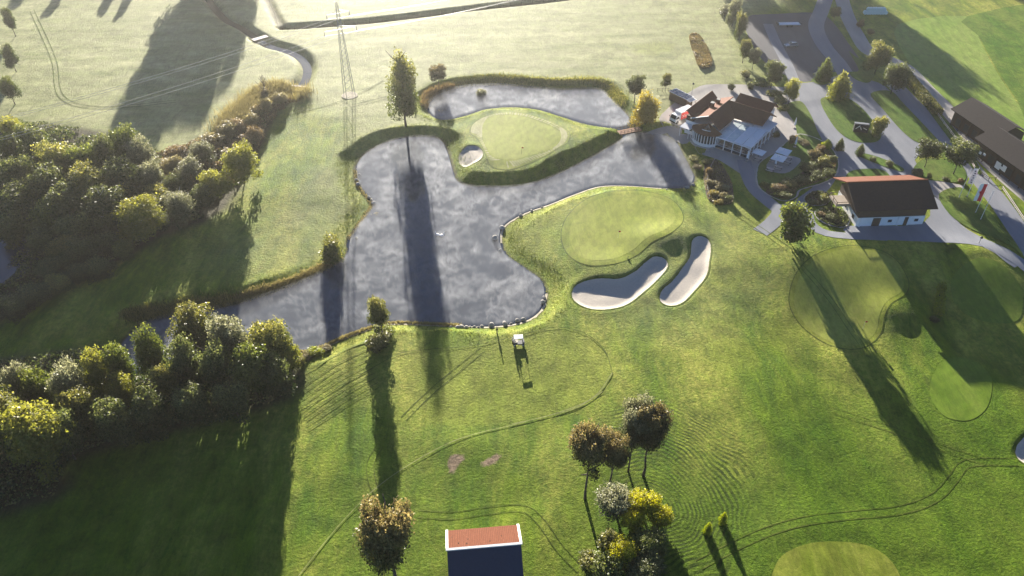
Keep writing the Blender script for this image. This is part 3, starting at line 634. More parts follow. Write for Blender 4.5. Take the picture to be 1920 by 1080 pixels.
def trunk_mesh(seed, crownfrac, lean=0, bare=False):
    """unit tree: height 1; limbs reach into the crown"""
    r = random.Random(seed); mb = MB(); c0 = 1-crownfrac; p = Vector((0, 0, -.02)); rad = .0125
    segs = 6; pts = [Vector((r.uniform(-.006, .006)*i+lean*i/segs, r.uniform(-.006, .006)*i, -.02+.9*i/segs)) for i in range(segs+1)]
    for i in range(segs): mb.tube(pts[i], pts[i+1], rad*(1-.8*i/segs)*(1.35 if i == 0 else 1), rad*(1-.8*(i+1)/segs), 7)
    for k in range(11 if not bare else 26):
        z = c0*.85+(.92-c0*.85)*(k+.5)/(11 if not bare else 26); z = min(z, .86); i = min(segs-1, int((z+.02)/.9*segs)); t = ((z+.02)/.9*segs)-i; b0 = pts[i].lerp(pts[i+1], min(1, t)); a = k*2.4+r.random()
        ln = (.10+.14*r.random())*(1-.5*z) if not bare else (.22+.16*r.random())*(1.05-z)
        m1 = b0+Vector((math.cos(a)*ln*.6, math.sin(a)*ln*.6, ln*.6)); m2 = m1+Vector((math.cos(a+.4)*ln*.6, math.sin(a+.4)*ln*.6, ln*.8))
        mb.tube(b0, m1, .0075, .005, 5); mb.tube(m1, m2, .005, .002, 4)
        if bare:
            for q in range(3):
                m3 = m1+Vector((math.cos(a+q-1)*ln*.5, math.sin(a+q-1)*ln*.5, ln*(.3+.3*q))); mb.tube(m1, m3, .003, .0012, 4)
    me = bpy.data.meshes.new('trunk'); me.from_pydata(mb.v, [], mb.f); me.update()
    for q in me.polygons: q.use_smooth = True
    me.materials.append(M['bark']); return me
TRK = {cf: [trunk_mesh(s, cf) for s in (1, 2)] for cf in (.6, .75, .9)}
BARE = trunk_mesh(5, .8, bare=True)
ORD = ['first', 'second', 'third', 'fourth', 'fifth', 'sixth', 'seventh', 'eighth', 'ninth', 'tenth', 'eleventh', 'twelfth', 'thirteenth', 'fourteenth', 'fifteenth', 'sixteenth', 'seventeenth', 'eighteenth', 'nineteenth', 'twentieth']
cnt = [0]
def setmat(o, m):
    o.material_slots[0].link = 'OBJECT'; o.material_slots[0].material = m
def tree(x, y, h, wd, kind, mat, label, cat='tree', group=None, cf=.75, name='broadleaf_tree', bark=None, z=None):
    cnt[0] += 1; k = cnt[0]; z = hz(x, y) if z is None else z; r = random.Random(k*17)
    root = empty(name, (x, y, z), r.random()*6.28 if kind != 'tall' else 0.3, label, cat, group)
    key = min(TRK, key=lambda q: abs(q-cf)); t = link('trunk', TRK[key][k % 2], root); t.scale = (h, h, h)
    if wd/h < .35: t.scale = (h*.7, h*.7, h)
    setmat(t, bark or M['bark'])
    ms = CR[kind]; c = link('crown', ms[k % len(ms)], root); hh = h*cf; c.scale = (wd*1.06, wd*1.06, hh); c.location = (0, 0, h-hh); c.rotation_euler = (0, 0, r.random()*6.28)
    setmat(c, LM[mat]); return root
def treeB(u, v, vt, wpx, kind, mat, label, **kw):
    """base seen at (u, v), top at row vt"""
    g = Pg(u, v); z = hz(g[0], g[1]); p = P(u, v, z); lo, hi = .3, 60
    for _ in range(30):
        m = (lo+hi)/2
        if Q(p[0], p[1], z+m)[1] > vt: lo = m
        else: hi = m
    return tree(p[0], p[1], lo, wpx/Q(p[0], p[1], z+lo*.6)[2], kind, mat, label, z=z, **kw)
def treeT(u, vt, h, wpx, kind, mat, label, **kw):
    """top seen at (u, vt), height h"""
    z = 0
    for _ in range(4): p = P(u, vt, z+h); z = hz(p[0], p[1])
    return tree(p[0], p[1], h, wpx/Q(p[0], p[1], z+h*.6)[2], kind, mat, label, z=z, **kw)
def bush(u, v, wpx, hm, mat, label, cat='shrub', group=None, name='shrub', kind='bush', lp=None):
    cnt[0] += 1; k = cnt[0]; g = Pg(u, v, hm*.4); z = hz(g[0], g[1]); wd = wpx/Q(g[0], g[1], z)[2]
    ms = CR[kind]; o = link(name, ms[k % len(ms)]); o.location = (g[0], g[1], z-.05); o.scale = (wd*1.1, wd*1.1*random.uniform(.85, 1.1), hm); o.rotation_euler = (0, 0, random.Random(k).random()*6.28)
    setmat(o, LM[mat]); return tag(o, label, cat, group)

G1 = 'free-standing trees on the course'
treeB(761, 236, 88, 88, 'tall', 'olive', 'tall birch with drooping olive-gold foliage standing above the pond', cf=.84, name='birch_tree', group=G1)
treeB(823, 167, 119, 37, 'round', 'brown', 'small round brownish tree right of the tall birch', cf=.72, group=G1)
treeB(1189, 193, 138, 39, 'round', 'dark', 'small round dark tree at the right end of the upper pond', cf=.68, group=G1)
treeB(1247, 172, 137, 22, 'wild', 'olive', 'little thin olive tree beside the hut with the solar panel', cf=.7, group=G1)
treeB(1207, 250, 172, 56, 'wild', 'gold', 'golden yellow tree at the end of the footbridge', cf=.88, group=G1)
treeB(718, 632, 556, 52, 'wild', 'olive', 'lone olive tree on the lower pond bank', cf=.78, group=G1)
treeB(632, 497, 444, 54, 'bush', 'olive', 'rounded olive willow bush leaning over the left pond shore', cf=.95, name='willow_bush', group=G1)
G2 = 'tall trees above the yellow shrubs'
treeB(1097, 935, 800, 84, 'dense', 'brown', 'leftmost of the four tall dark-crowned trees, brownish at the top', cf=.6, group=G2)
treeB(1142, 918, 812, 64, 'dense', 'brown', 'smaller tall tree tucked behind the leftmost one', cf=.6, group=G2)
treeB(1178, 884, 750, 72, 'dense', 'grey', 'grey-brown topped tall tree, left of the rear pair', cf=.6, group=G2)
treeB(1206, 892, 758, 74, 'dense', 'brown', 'tall tree on the right of the rear pair beside the mown rings', cf=.6, group=G2)
treeB(742, 1086, 940, 114, 'dense', 'brown', 'russet-topped round tree left of the tiled shed', cf=.8, group=G1)
G3 = 'autumn shrubs and trees below the tall group'
for (u, vt, h, wp, kd, mt, lb) in (
    (1155, 920, 4.9, 85, 'wild', 'grey', 'grey-green bushy tree at the upper left of the yellow clump'),
    (1212, 925, 4.9, 75, 'wild', 'lime', 'bright yellow tree at the top of the clump'),
    (1243, 955, 4.2, 57, 'wild', 'lime', 'yellow tree at the right edge of the clump'),
    (1188, 960, 3.9, 52, 'wild', 'lime', 'golden bushy tree in the middle of the clump'),
    (1170, 1017, 4.5, 69, 'wild', 'lime', 'lime-yellow tree at the lower end of the clump'),
    (1222, 1000, 3.6, 80, 'wild', 'green', 'dark green bushy tree behind the lowest yellow one'),
    (1138, 1000, 4, 52, 'bush', 'olive', 'low olive shrub left of the yellow clump'),
    (1112, 1040, 3, 50, 'bush', 'olive', 'small olive shrub at the frame bottom left of the clump'),
    (1142, 1050, 4, 69, 'bush', 'green', 'dark shrub under the lowest yellow tree'),
    (1210, 1050, 3.2, 92, 'wild', 'dark', 'dark green tree at the bottom right of the clump')):
    treeT(u, vt, h, wp, kd, mt, lb, cf=.9, group=G3)
G4 = 'small column conifers near the clump'
for u, v, lb in ((1326, 997, 'lower left little column conifer with a lime-yellow top'), (1354, 978, 'upper right little column conifer with a lime-yellow top')):
    treeB(u, v+2, v-18, 17, 'cone', 'bright', lb, cf=.95, group=G4, name='column_conifer')

G5 = 'trees of the grove at the lower left'
for (u, vt, h, wp, kd, mt, lb) in (
    (345, 570, 13, 96, 'wild', 'olive', 'large olive tree at the top of the lower grove beside the pond'),
    (420, 590, 13, 96, 'wild', 'grey', 'greyish tree second from the pond tip in the lower grove'),
    (495, 600, 12, 96, 'wild', 'olive', 'olive tree at the right end of the lower grove'),
    (525, 630, 8, 56, 'wild', 'yellow', 'yellow-green low tree touching the water at the grove end'),
    (455, 650, 12, 90, 'wild', 'green', 'green tree in front of the olive ones at the right of the grove'),
    (505, 668, 10, 76, 'wild', 'dark', 'dark tree at the lower right corner of the grove'),
    (392, 645, 12, 80, 'wild', 'dark', 'dark tree in the middle of the right grove mass'),
    (330, 640, 12, 76, 'wild', 'dark', 'dark tree below the large olive one'),
    (262, 615, 13, 66, 'wild', 'green', 'narrow green tree between water and grove with a yellowish side'),
    (300, 680, 9, 60, 'wild', 'olive', 'lower olive tree in the gap of the grove'),
    (205, 648, 11, 66, 'wild', 'green', 'green tree behind the yellow one in the grove'),
    (168, 662, 11, 76, 'wild', 'yellow', 'yellow-green tree in the middle of the grove'),
    (212, 700, 9, 62, 'wild', 'yellow', 'lower yellow-green tree in the grove'),
    (105, 680, 12, 84, 'wild', 'grey', 'pale grey-green tree left of the yellow one'),
    (50, 692, 11, 70, 'wild', 'green', 'green tree second from the left frame edge in the grove'),
    (12, 680, 12, 72, 'wild', 'grey', 'grey-green tree at the left frame edge of the grove'),
    (130, 725, 11, 90, 'wild', 'olive', 'olive tree in the front row of the grove'),
    (45, 755, 15, 140, 'wild', 'yellow', 'big yellow-topped tree nearest the camera at the left edge'),
    (195, 755, 10, 86, 'wild', 'dark', 'dark tree in the front row of the grove'),
    (265, 735, 10, 80, 'wild', 'dark', 'dark tree in the shade at the front of the grove'),
    (345, 720, 9, 80, 'wild', 'dark', 'dark front tree below the grove middle'),
    (425, 715, 9, 80, 'wild', 'dark', 'dark front tree at the right side of the grove'),
    (90, 770, 12, 90, 'wild', 'dark', 'dark tree behind the big yellow-topped one'),
    (-40, 720, 15, 120, 'wild', 'olive', 'tree half outside the left frame edge of the grove')):
    treeT(u, vt, h, wp, kd, mt, lb, cf=.93, group=G5)
for (u, v, wp, h, mt, lb) in ((574, 662, 26, 1.6, 'straw', 'straw-coloured shrub where the grove meets the bank'), (590, 652, 34, 1.8, 'bright', 'lime shrub on the bank beside the grove'), (612, 645, 20, 1.3, 'straw', 'pale small shrub further along the bank'), (565, 680, 22, 2, 'olive', 'olive shrub at the corner of the grove'), (712, 640, 50, 3.4, 'olive', 'olive shrubbery below the lone bank tree'), (718, 622, 42, 1.5, 'bright', 'lime ground shrub at the foot of the lone bank tree')):
    bush(u, v, wp, h, mt, lb, group='shrubs on the lower pond bank')

G6 = 'trees of the wood at the upper left'
for (u, vt, h, wp, kd, mt, lb) in (
    (10, 215, 12, 60, 'wild', 'yellow', 'yellowish tree at the left end of the upper wood'),
    (50, 232, 13, 74, 'wild', 'dark', 'dark tree second from the left in the upper wood'),
    (95, 262, 13, 86, 'wild', 'olive', 'olive tree in the left part of the upper wood'),
    (140, 268, 12, 76, 'wild', 'green', 'green tree in the back row of the upper wood'),
    (222, 232, 14, 70, 'wild', 'green', 'tallest green tree standing at the meadow edge of the upper wood'),
    (182, 250, 12, 60, 'wild', 'dark', 'dark tree left of the tallest one in the upper wood'),
    (250, 258, 12, 66, 'wild', 'grey', 'grey-leaved tree right of the tallest one'),
    (20, 290, 12, 80, 'wild', 'dark', 'dark tree at the left frame edge of the upper wood'),
    (75, 310, 12, 90, 'wild', 'dark', 'dark tree in the second row of the upper wood'),
    (150, 312, 12, 90, 'wild', 'olive', 'olive tree in the second row of the upper wood'),
    (215, 300, 12, 86, 'wild', 'dark', 'dark tree in the middle of the upper wood'),
    (270, 300, 10, 60, 'wild', 'grey', 'small grey tree beside the brown shrubs'),
    (30, 345, 11, 100, 'wild', 'dark', 'shaded tree above the dark pond'),
    (110, 352, 11, 100, 'wild', 'dark', 'shaded tree right of the dark pond'),
    (180, 352, 11, 90, 'wild', 'dark', 'shaded tree left of the yellow birch'),
    (130, 400, 8, 80, 'wild', 'dark', 'low shaded tree beside the dark pond'),
    (190, 400, 7, 60, 'wild', 'dark', 'low shaded tree at the foot of the yellow birch'),
    (248, 374, 10, 100, 'wild', 'yellow', 'yellow birch at the lower edge of the upper wood'),
    (327, 356, 9, 60, 'wild', 'grey', 'pale birch with a white trunk at the lower edge of the upper wood'),
    (440, 268, 11, 78, 'wild', 'yellow', 'bright yellow-green tree at the right end of the upper wood'),
    (395, 318, 8.5, 64, 'wild', 'yellow', 'yellow tree left of the bright yellow-green one'),
    (350, 300, 7, 60, 'wild', 'grey', 'grey-leaved low tree between brown shrubs'),
    (372, 262, 7, 50, 'wild', 'grey', 'grey low tree at the meadow edge of the brown shrubs'),
    (320, 295, 6, 50, 'wild', 'straw', 'straw-coloured low tree among the brown shrubs'),
    (290, 345, 7, 56, 'wild', 'olive', 'olive low tree beside the pale birch')):
    treeT(u, vt, h, wp, kd, mt, lb, cf=.92, group=G6, bark=M['palebark'] if 'birch' in lb else None, name='birch_tree' if 'birch' in lb else 'broadleaf_tree')
for i, (u, v, wp, h, mt) in enumerate(((300,310,40,3,'rust'),(330,285,44,3,'rust'),(370,300,40,3,'grey'),(400,262,46,4,'straw'),(425,245,40,4,'straw'),(450,238,34,4,'rust'),(470,225,34,4.5,'straw'),(485,212,30,4,'brown'),(498,200,28,4.5,'straw'),(515,190,26,4,'straw'),(530,188,26,3.5,'straw'),(500,180,24,4,'brown'),(480,250,30,4,'rust'),(462,265,34,3,'rust'),(345,320,40,2.5,'rust'),(280,330,36,3,'brown'),(310,340,36,3,'rust'),(360,340,40,3,'brown'),(440,290,44,3,'brown'))):
    bush(u, v, wp, h, mt, ('%s shrub, %s along the brushy stream edge counted from the meadow side' % ({'rust': 'rusty', 'grey': 'grey', 'straw': 'straw-coloured', 'brown': 'brown'}[mt], ['first', 'second', 'third', 'fourth', 'fifth', 'sixth', 'seventh', 'eighth', 'ninth', 'tenth', 'eleventh', 'twelfth', 'thirteenth', 'fourteenth', 'fifteenth', 'sixteenth', 'seventeenth', 'eighteenth', 'nineteenth'][i])), group='brown shrubs beside the stream')
for i, (u, vt, h, wp, mt) in enumerate(((70,430,6,70,'dark'),(110,450,5,70,'olive'),(150,445,6,70,'dark'),(190,440,5,60,'dark'),(225,455,4,50,'green'),(20,560,3.5,70,'dark'),(60,540,3.5,70,'dark'),(100,520,3.5,60,'olive'),(140,500,3.5,60,'dark'),(180,490,3.5,60,'dark'),(85,490,4,60,'dark'),(125,475,4,60,'dark'),(10,395,9,80,'dark'),(75,375,9,80,'green'),(240,330,8,70,'dark'),(290,400,5,50,'dark'),(215,345,8,60,'olive'),(375,345,6,50,'dark'),(320,330,6,50,'dark'),(10,250,10,60,'green'))):
    treeT(u, vt, h, wp, 'wild', mt, 'low shaded %s tree, %s in the dark lower part of the upper wood' % ({'dark': 'dark', 'olive': 'olive', 'green': 'green'}[mt], ORD[i]), cf=.95, group=G6, name='small_tree')
# bare tree
g = Pg(500, 190); root = empty('bare_tree', (g[0], g[1], hz(g[0], g[1])), 0, 'leafless tree with thin pale branches at the stream', 'tree'); t = link('trunk', BARE, root); t.scale = (8.5, 8.5, 8.5); setmat(t, M['bark'])
for (u, vt, h, wp, mt, lb) in ((6, 12, 10, 26, 'dark', 'uppermost dark tree at the left frame edge'), (8, 82, 9, 30, 'dark', 'middle dark tree at the left frame edge with a visible trunk'), (4, 140, 9, 36, 'green', 'lowest green tree at the left frame edge above the wood')):
    treeT(u, vt, h, wp, 'wild', mt, lb, cf=.8, group='trees at the left frame edge')
# trees standing beyond the upper frame edge whose long shadows lie across field and car park
G7 = 'tall trees beyond the top of the view'
for (x, y, h, wd) in ((-124, 309, 28, 11), (-114, 306, 27, 12), (-106, 312, 25, 10), (-122, 316, 27, 10), (-118, 315, 28, 12), (-109, 318, 27, 11), (-101, 316, 22, 9), (-121, 330, 30, 13), (-168, 300, 6, 5), (-183, 303, 5, 6), (-150, 303, 6.5, 5), (-143, 304, 8, 4), (-113, 322, 28, 12), (-118, 324, 28, 12),
                      (80, 309, 21, 12), (88, 312, 24, 14), (97, 308, 23, 13), (106, 310, 23, 13), (113, 320, 24, 13), (122, 314, 22, 12), (100, 335, 27, 12), (112, 338, 28, 14), (86, 312, 15, 11), (120, 336, 27, 12), (186, 305, 9, 10), (193, 300, 9, 10)):
    tree(x, y, h, wd, 'wild', 'green', 'tall green tree just beyond the top edge whose shadow falls into the view', cf=.9, group=G7)
for i, (x, y, h, wd) in enumerate(((154, 232, 21, 14), (163, 238, 22, 14), (172, 246, 20, 13))): pass

G8 = 'trees around the car park and clubhouse'
for (u, v, vt, wp, kd, mt, lb, cf) in (
    (1445, 165, 115, 42, 'round', 'dark', 'dark round tree at the lower left corner of the car park', .88),
    (1478, 196, 145, 34, 'wild', 'yellow', 'yellow-green tree by the clubhouse terrace', .8),
    (1410, 130, 89, 26, 'wild', 'grey', 'narrow greyish tree at the left edge of the car park', .8),
    (1543, 150, 106, 30, 'cone', 'green', 'conical green tree between car park and forecourt', .95),
    (1570, 184, 132, 44, 'cone', 'yellow', 'bright broad conical tree on the forecourt island', .95),
    (1640, 138, 78, 54, 'wild', 'olive', 'large leafy tree where the farm road meets the hedge', .88),
    (1670, 176, 118, 56, 'wild', 'dark', 'large dark tree at the head of the club road', .88),
    (1562, 42, 12, 22, 'round', 'dark', 'small dark tree between the two roads at the top', .7),
    (1640, 258, 218, 34, 'bush', 'olive', 'bright leafy tree right of the black sign box', .92),
    (1733, 314, 262, 58, 'round', 'dark', 'dark round tree left of the flagpoles on the small lawn', .72),
    (1787, 327, 263, 62, 'round', 'dark', 'larger dark round tree nearest the flagpoles on the small lawn', .75),
    (1480, 455, 386, 66, 'bush', 'green', 'big rounded bushy tree where the footpath meets the grass', .97),
    (1372, 50, -5, 30, 'wild', 'grey', 'grey tree at the top left corner of the car park', .9),
    (1385, 75, 20, 26, 'wild', 'olive', 'olive tree on the left hedge line of the car park', .9),
    (1392, 118, 72, 26, 'wild', 'olive', 'leaning olive tree on the left hedge line of the car park', .85)):
    treeB(u, v, vt, wp, kd, mt, lb, cf=cf, group=G8)
G9 = 'shrubs around the clubhouse'
SH = [(1388,52,16,3,'bright','lime shrub at the left side of the car park'),(1360,20,30,3.5,'grey','grey shrub at the top left of the car park'),(1398,140,22,2,'olive','olive shrub below the leaning tree'),(1372,163,15,2.2,'dark','left of two clipped round bushes behind the clubhouse'),(1407,161,15,2.2,'dark','right of two clipped round bushes behind the clubhouse'),
 (1425,155,34,1.6,'green','low green shrub behind the clubhouse terrace'),(1455,175,30,1.6,'olive','low olive shrub beside the yellow-green tree'),(1467,200,26,1.5,'olive','shrub at the terrace corner'),(1462,188,24,1.8,'green','green shrub left of the yellow-green tree'),
 (1719,322,24,1.6,'straw','yellowish shrub at the left end of the small lawn'),(1775,336,14,1.2,'dark','dark little shrub under the larger round tree'),(1742,330,10,1.4,'dark','dark little shrub at the lawn edge'),(1800,338,14,1.0,'rust','reddish little shrub at the right end of the small lawn'),
 (1549,272,20,2.6,'bright','bright lime round shrub at the garden corner'),(1528,292,30,2.4,'brown','brown shrub below the lime one'),(1545,305,34,2.6,'olive','olive shrub on the right side of the garden'),(1515,312,30,2.2,'dark','dark shrub in the garden middle'),(1555,325,28,2.0,'dark','dark shrub at the right garden wall'),(1530,330,34,2.0,'dark','dark shrub at the lower garden wall'),(1505,338,32,2.0,'dark','dark shrub left along the lower garden wall'),(1480,345,32,2.0,'olive','olive shrub near the garden tip'),(1462,352,28,1.8,'rust','rust-tinted shrub near the garden tip'),(1445,350,24,1.6,'dark','dark shrub at the left garden tip'),(1472,366,26,1.5,'dark','lowest shrub at the garden tip'),(1560,298,22,1.8,'dark','dark shrub under the upper garden wall'),(1538,278,18,2.0,'rust','rust-coloured shrub left of the lime one'),(1487,262,18,2.4,'rust','orange-brown shrub beside the closed parasol'),(1512,268,22,1.0,'straw','straw-coloured low shrub along the upper garden edge'),(1500,262,16,1.0,'grey','grey low shrub along the upper garden edge'),(1432,346,16,1.4,'green','green shrub beside the curved footpath'),
 (1545,372,18,2.0,'olive','pale olive shrub beside the wooden balcony'),(1522,378,18,1.0,'dark','low dark shrub in the small oval bed'),(1558,408,26,1.2,'dark','low dark shrub in the bed below the balcony'),(1540,402,16,1.0,'rust','low reddish shrub in the bed below the balcony'),
 (1638,298,13,1.6,'dark','first ball shrub on the planting strip'),(1668,308,18,1.6,'dark','second wider ball shrub on the planting strip'),(1432,250,10,1.6,'rust','potted reddish shrub by the glass canopy'),(1455,252,14,1.8,'dark','dark potted shrub beside the terrace post'),
 (1331,318,16,2.4,'rust','tall rusty shrub at the top of the shore bed'),(1333,340,22,1.5,'straw','straw shrub at the upper left of the shore bed'),(1350,348,22,1.5,'straw','straw shrub at the upper right of the shore bed'),(1338,360,20,1.4,'gold','yellow shrub at the middle left of the shore bed'),(1355,365,20,1.4,'straw','pale shrub at the middle right of the shore bed'),(1347,378,18,1.2,'gold','yellow shrub at the lower tip of the shore bed'),(1366,372,18,1.6,'dark','dark shrub at the lower right of the shore bed'),(1362,350,18,1.3,'grey','grey shrub at the right side of the shore bed'),
 (1328,300,20,1.4,'olive','olive shrub at the pond edge below the bay window'),(1310,305,20,1.2,'brown','brown shrub over the pond edge'),(1300,290,26,1.3,'olive','olive reedy shrub in the pond corner'),(1753,600,17,1.4,'dark','round dark bush at the lower end of the clipped hedge'),
 (903,160,24,3.2,'grey','greyish reedy bush standing at the far shore of the upper pond'),(820,196,26,1.6,'rust','rusty reed shrub at the left end of the upper pond'),(700,388,18,1.4,'straw','straw tuft shrub on the left pond bend'),(1632,60,14,1.6,'straw','straw-coloured reedy shrub beside the wrapped bales'),(1615,45,16,2.6,'rust','orange-brown shrub at the left of the bale stack')]
for (u, v, wp, h, mt, lb) in SH: bush(u, v, wp, h, mt, lb, group=G9 if u > 1290 else None)
for (u, v, vt, lb) in ((1573, 281, 258, 'left of two clipped cone bushes on the forecourt'), (1611, 291, 269, 'right of two clipped cone bushes on the forecourt')):
    treeB(u, v, vt, 17, 'cone', 'dark', lb, cf=.97, name='topiary_cone', cat='topiary', group='clipped cone bushes')
def box_leaves(L, W, H, n, seed):
    r = np.random.default_rng(seed); f = r.choice(5, n, p=[.34, .22, .22, .11, .11]); a = r.random((n, 2))-.5; c = np.zeros((n, 3)); d = np.zeros((n, 3))
    for k, (ax, sg) in enumerate(((2, 1), (1, 1), (1, -1), (0, 1), (0, -1))):
        m = f == k; o2 = [i for i in range(3) if i != ax]; dim = (L, W, H)
        c[m, ax] = sg*dim[ax]/2; c[m, o2[0]] = a[m, 0]*dim[o2[0]]; c[m, o2[1]] = a[m, 1]*dim[o2[1]]; d[m, ax] = sg
    c += r.normal(size=c.shape)*.09; c[:, 2] += H/2; return c, d
def hedge(p0, p1, W, H, mat, label):
    L = math.hypot(p1[0]-p0[0], p1[1]-p0[1]); a = math.atan2(p1[1]-p0[1], p1[0]-p0[0]); cx, cy = (p0[0]+p1[0])/2, (p0[1]+p1[1])/2; z = min(hz(*p0[:2]), hz(*p1[:2]))
    root = empty('hedge', (cx, cy, z), a, label, 'hedge'); c, d = box_leaves(L, W, H, int(L*W*140+L*H*160), 5)
    link('foliage', leaf_cloud('foliage', c, np.full(len(c), .16), LM[mat], .2, 3, d), root); MB().box(0, 0, H/2-.25, L-.7, W-.7, H-.5).build('branches', M['inner'], root); return root
hedge(Pg(1693, 142), Pg(1757, 217), 2.2, 2.0, 'olive', 'long clipped olive hedge between the two roads')
hedge(Pg(1772, 494), Pg(1757, 592), 1.5, 1.5, 'bright', 'clipped hedge row standing between the practice greens')

# undergrowth and reeds: nobody could count them
def scatter(name, poly, n, size, hmax, mat, label, cat, seed, clump=.0):
    r = np.random.default_rng(seed); mn, mx = poly.min(0), poly.max(0); pts = r.random((n*3, 2))*(mx-mn)+mn
    k = inside(pts[:, 0], pts[:, 1], poly); pts = pts[k]; msk = VN(pts[:, 0], pts[:, 1], 3.1)+VN2(pts[:, 0], pts[:, 1], 7) > clump; pts = pts[msk][:n]
    hh = np.clip((VN(pts[:, 0]+9, pts[:, 1], 3.5)+.6), .1, 1)*hmax
    z = hfull(pts[:, 0], pts[:, 1]); c = np.c_[pts, z+hh*(.15+.85*r.random(len(pts))**.5)]
    o = link(name, leaf_cloud(name, c, np.full(len(c), size), LM[mat], .5, seed)); return tag(o, label, cat, kind='stuff')
scatter('undergrowth', WOOD, 60000, .24, 2.0, 'dark', 'dark undergrowth beneath the upper wood', 'undergrowth', 71, -.25)
scatter('undergrowth', WOOD2, 26000, .24, 1.6, 'dark', 'dark undergrowth beneath the lower grove', 'undergrowth', 72, -.3)
BR = world_poly([(290,300),(380,268),(460,222),(500,186),(548,175),(545,196),(500,240),(480,300),(420,360),(340,350)], None, 3)
scatter('brush', BR, 26000, .2, 2.2, 'rust', 'rusty brush beside the stream', 'brush', 73, -.2)
def reeds(name, line, w_, n, h, mat, label, seed):
    r = np.random.default_rng(seed); line = np.asarray(line); d = np.r_[0, np.cumsum(np.linalg.norm(np.diff(line, axis=0), axis=1))]; s = r.random(n)*d[-1]
    base = np.stack([np.interp(s, d, line[:, 0]), np.interp(s, d, line[:, 1])], 1)+r.normal(size=(n, 2))*w_; z = hfull(base[:, 0], base[:, 1]); k = z > WZ-.35; base = base[k]; z = z[k]; n = len(z)
    a = r.random(n)*6.28; wd = .05+.07*r.random(n); hh = h*(.5+.7*r.random(n)); lean = r.normal(size=(n, 2))*.25*h
    dx = np.stack([np.cos(a)*wd, np.sin(a)*wd], 1)
    v0 = np.c_[base-dx, z-.1]; v1 = np.c_[base+dx, z-.1]; v2 = np.c_[base+dx*.3+lean, z+hh]; v3 = np.c_[base-dx*.3+lean, z+hh*.97]
    me = np_mesh(name, np.stack([v0, v1, v2, v3], 1).reshape(-1, 3), np.arange(4*n).reshape(n, 4), LM[mat]); ca = me.color_attributes.new('leaf', 'FLOAT_COLOR', 'POINT')
    c = np.zeros((n, 4)); c[:, 0] = r.random(n); c[:, 1] = r.random(n); c[:, 3] = 1; ca.data.foreach_set('color', np.repeat(c, 4, 0).astype(np.float32).ravel()); return tag(link(name, me), label, 'reeds', kind='stuff')
reeds('reeds', world_line([(440,566),(470,556),(540,532),(600,505),(640,485)], -1.6), .6, 6000, .7, 'straw', 'golden reeds along the left pond shore', 81)
reeds('reeds', world_line([(855,160),(890,155),(940,152),(1000,156),(1060,158),(1110,156),(1140,165),(1165,195)], -1.2), 1.1, 9000, .45, 'olive', 'rough grass on the far bank of the upper pond', 82)
reeds('reeds', world_line([(560,660),(600,652),(650,630),(700,612),(740,603),(800,606),(860,610)], -1.7), .35, 7000, .6, 'straw', 'pale reeds along the lower pond shore', 83)
reeds('reeds', world_line([(655,450),(690,400),(698,380),(674,350),(668,320)], -1.7), .4, 1800, .35, 'straw', 'reeds on the left bend of the pond', 84)
reeds('reeds', world_line([(430,240),(470,205),(500,180),(530,175),(555,180)]), 2.2, 16000, 2.6, 'straw', 'tall straw-coloured reed stand at the end of the stream', 85)
reeds('reeds', world_line([(240,600),(300,588),(360,578),(440,566)], -1.5), .8, 8000, .8, 'olive', 'dark sedge on the far shore opposite the grove', 86)
reeds('reeds', world_line([(800,200),(810,180),(830,172),(850,166)], -1.6), .8, 5000, 1.1, 'rust', 'rusty reeds at the left end of the upper pond', 87)

for nm_, G_, n_, sd_ in (('bank_grass', POND, 26000, 95), ('bank_grass', POND2, 12000, 96)):
    reeds(nm_, np.r_[expand(G_, 2.6), expand(G_, 2.6)[:1]], 1.3, n_, .13, 'green', 'long grass on the pond banks', sd_)
GB = world_poly([(1435,362),(1455,345),(1490,335),(1515,310),(1532,285),(1552,285),(1566,306),(1560,328),(1535,341),(1498,353),(1488,366),(1468,373)], None, 3)
scatter('bed_planting', GB, 12000, .17, 1.1, 'dark', 'dense planting of the garden bed', 'planting', 98, -.3)
scatter('bed_planting', GB, 2500, .17, 1.3, 'rust', 'reddish leaves among the garden planting', 'planting', 99, -.05)
for i_, px_ in enumerate(([(1508,372),(1525,360),(1550,362),(1556,376),(1540,386),(1516,384)], [(1528,398),(1550,390),(1580,395),(1592,415),(1580,428),(1552,422),(1535,412)], [(1322,305),(1345,300),(1370,335),(1375,372),(1365,384),(1330,375),(1322,345)])):
    scatter('bed_planting', world_poly(px_, None, 3), 2600, .15, .6, ('dark', 'dark', 'straw')[i_], ('low planting of the small oval bed', 'low planting of the bed under the balcony', 'pale planting of the shore bed')[i_], 'planting', 101+i_, -.3)
# sandy shore rim
for i, (px, wd) in enumerate((([(565,664),(600,655),(650,633),(700,616),(740,608),(800,610),(870,613),(920,614),(970,608),(1000,596),(1018,577),(1023,551)], .7), ([(939,456),(940,436),(950,421),(985,401),(1030,385),(1080,365),(1125,351),(1180,350),(1240,354)], .6))):
    ribbon('sandy_shore', world_line(px, WZ), wd, .05, M['shore'], step=.7, jitter=.8)

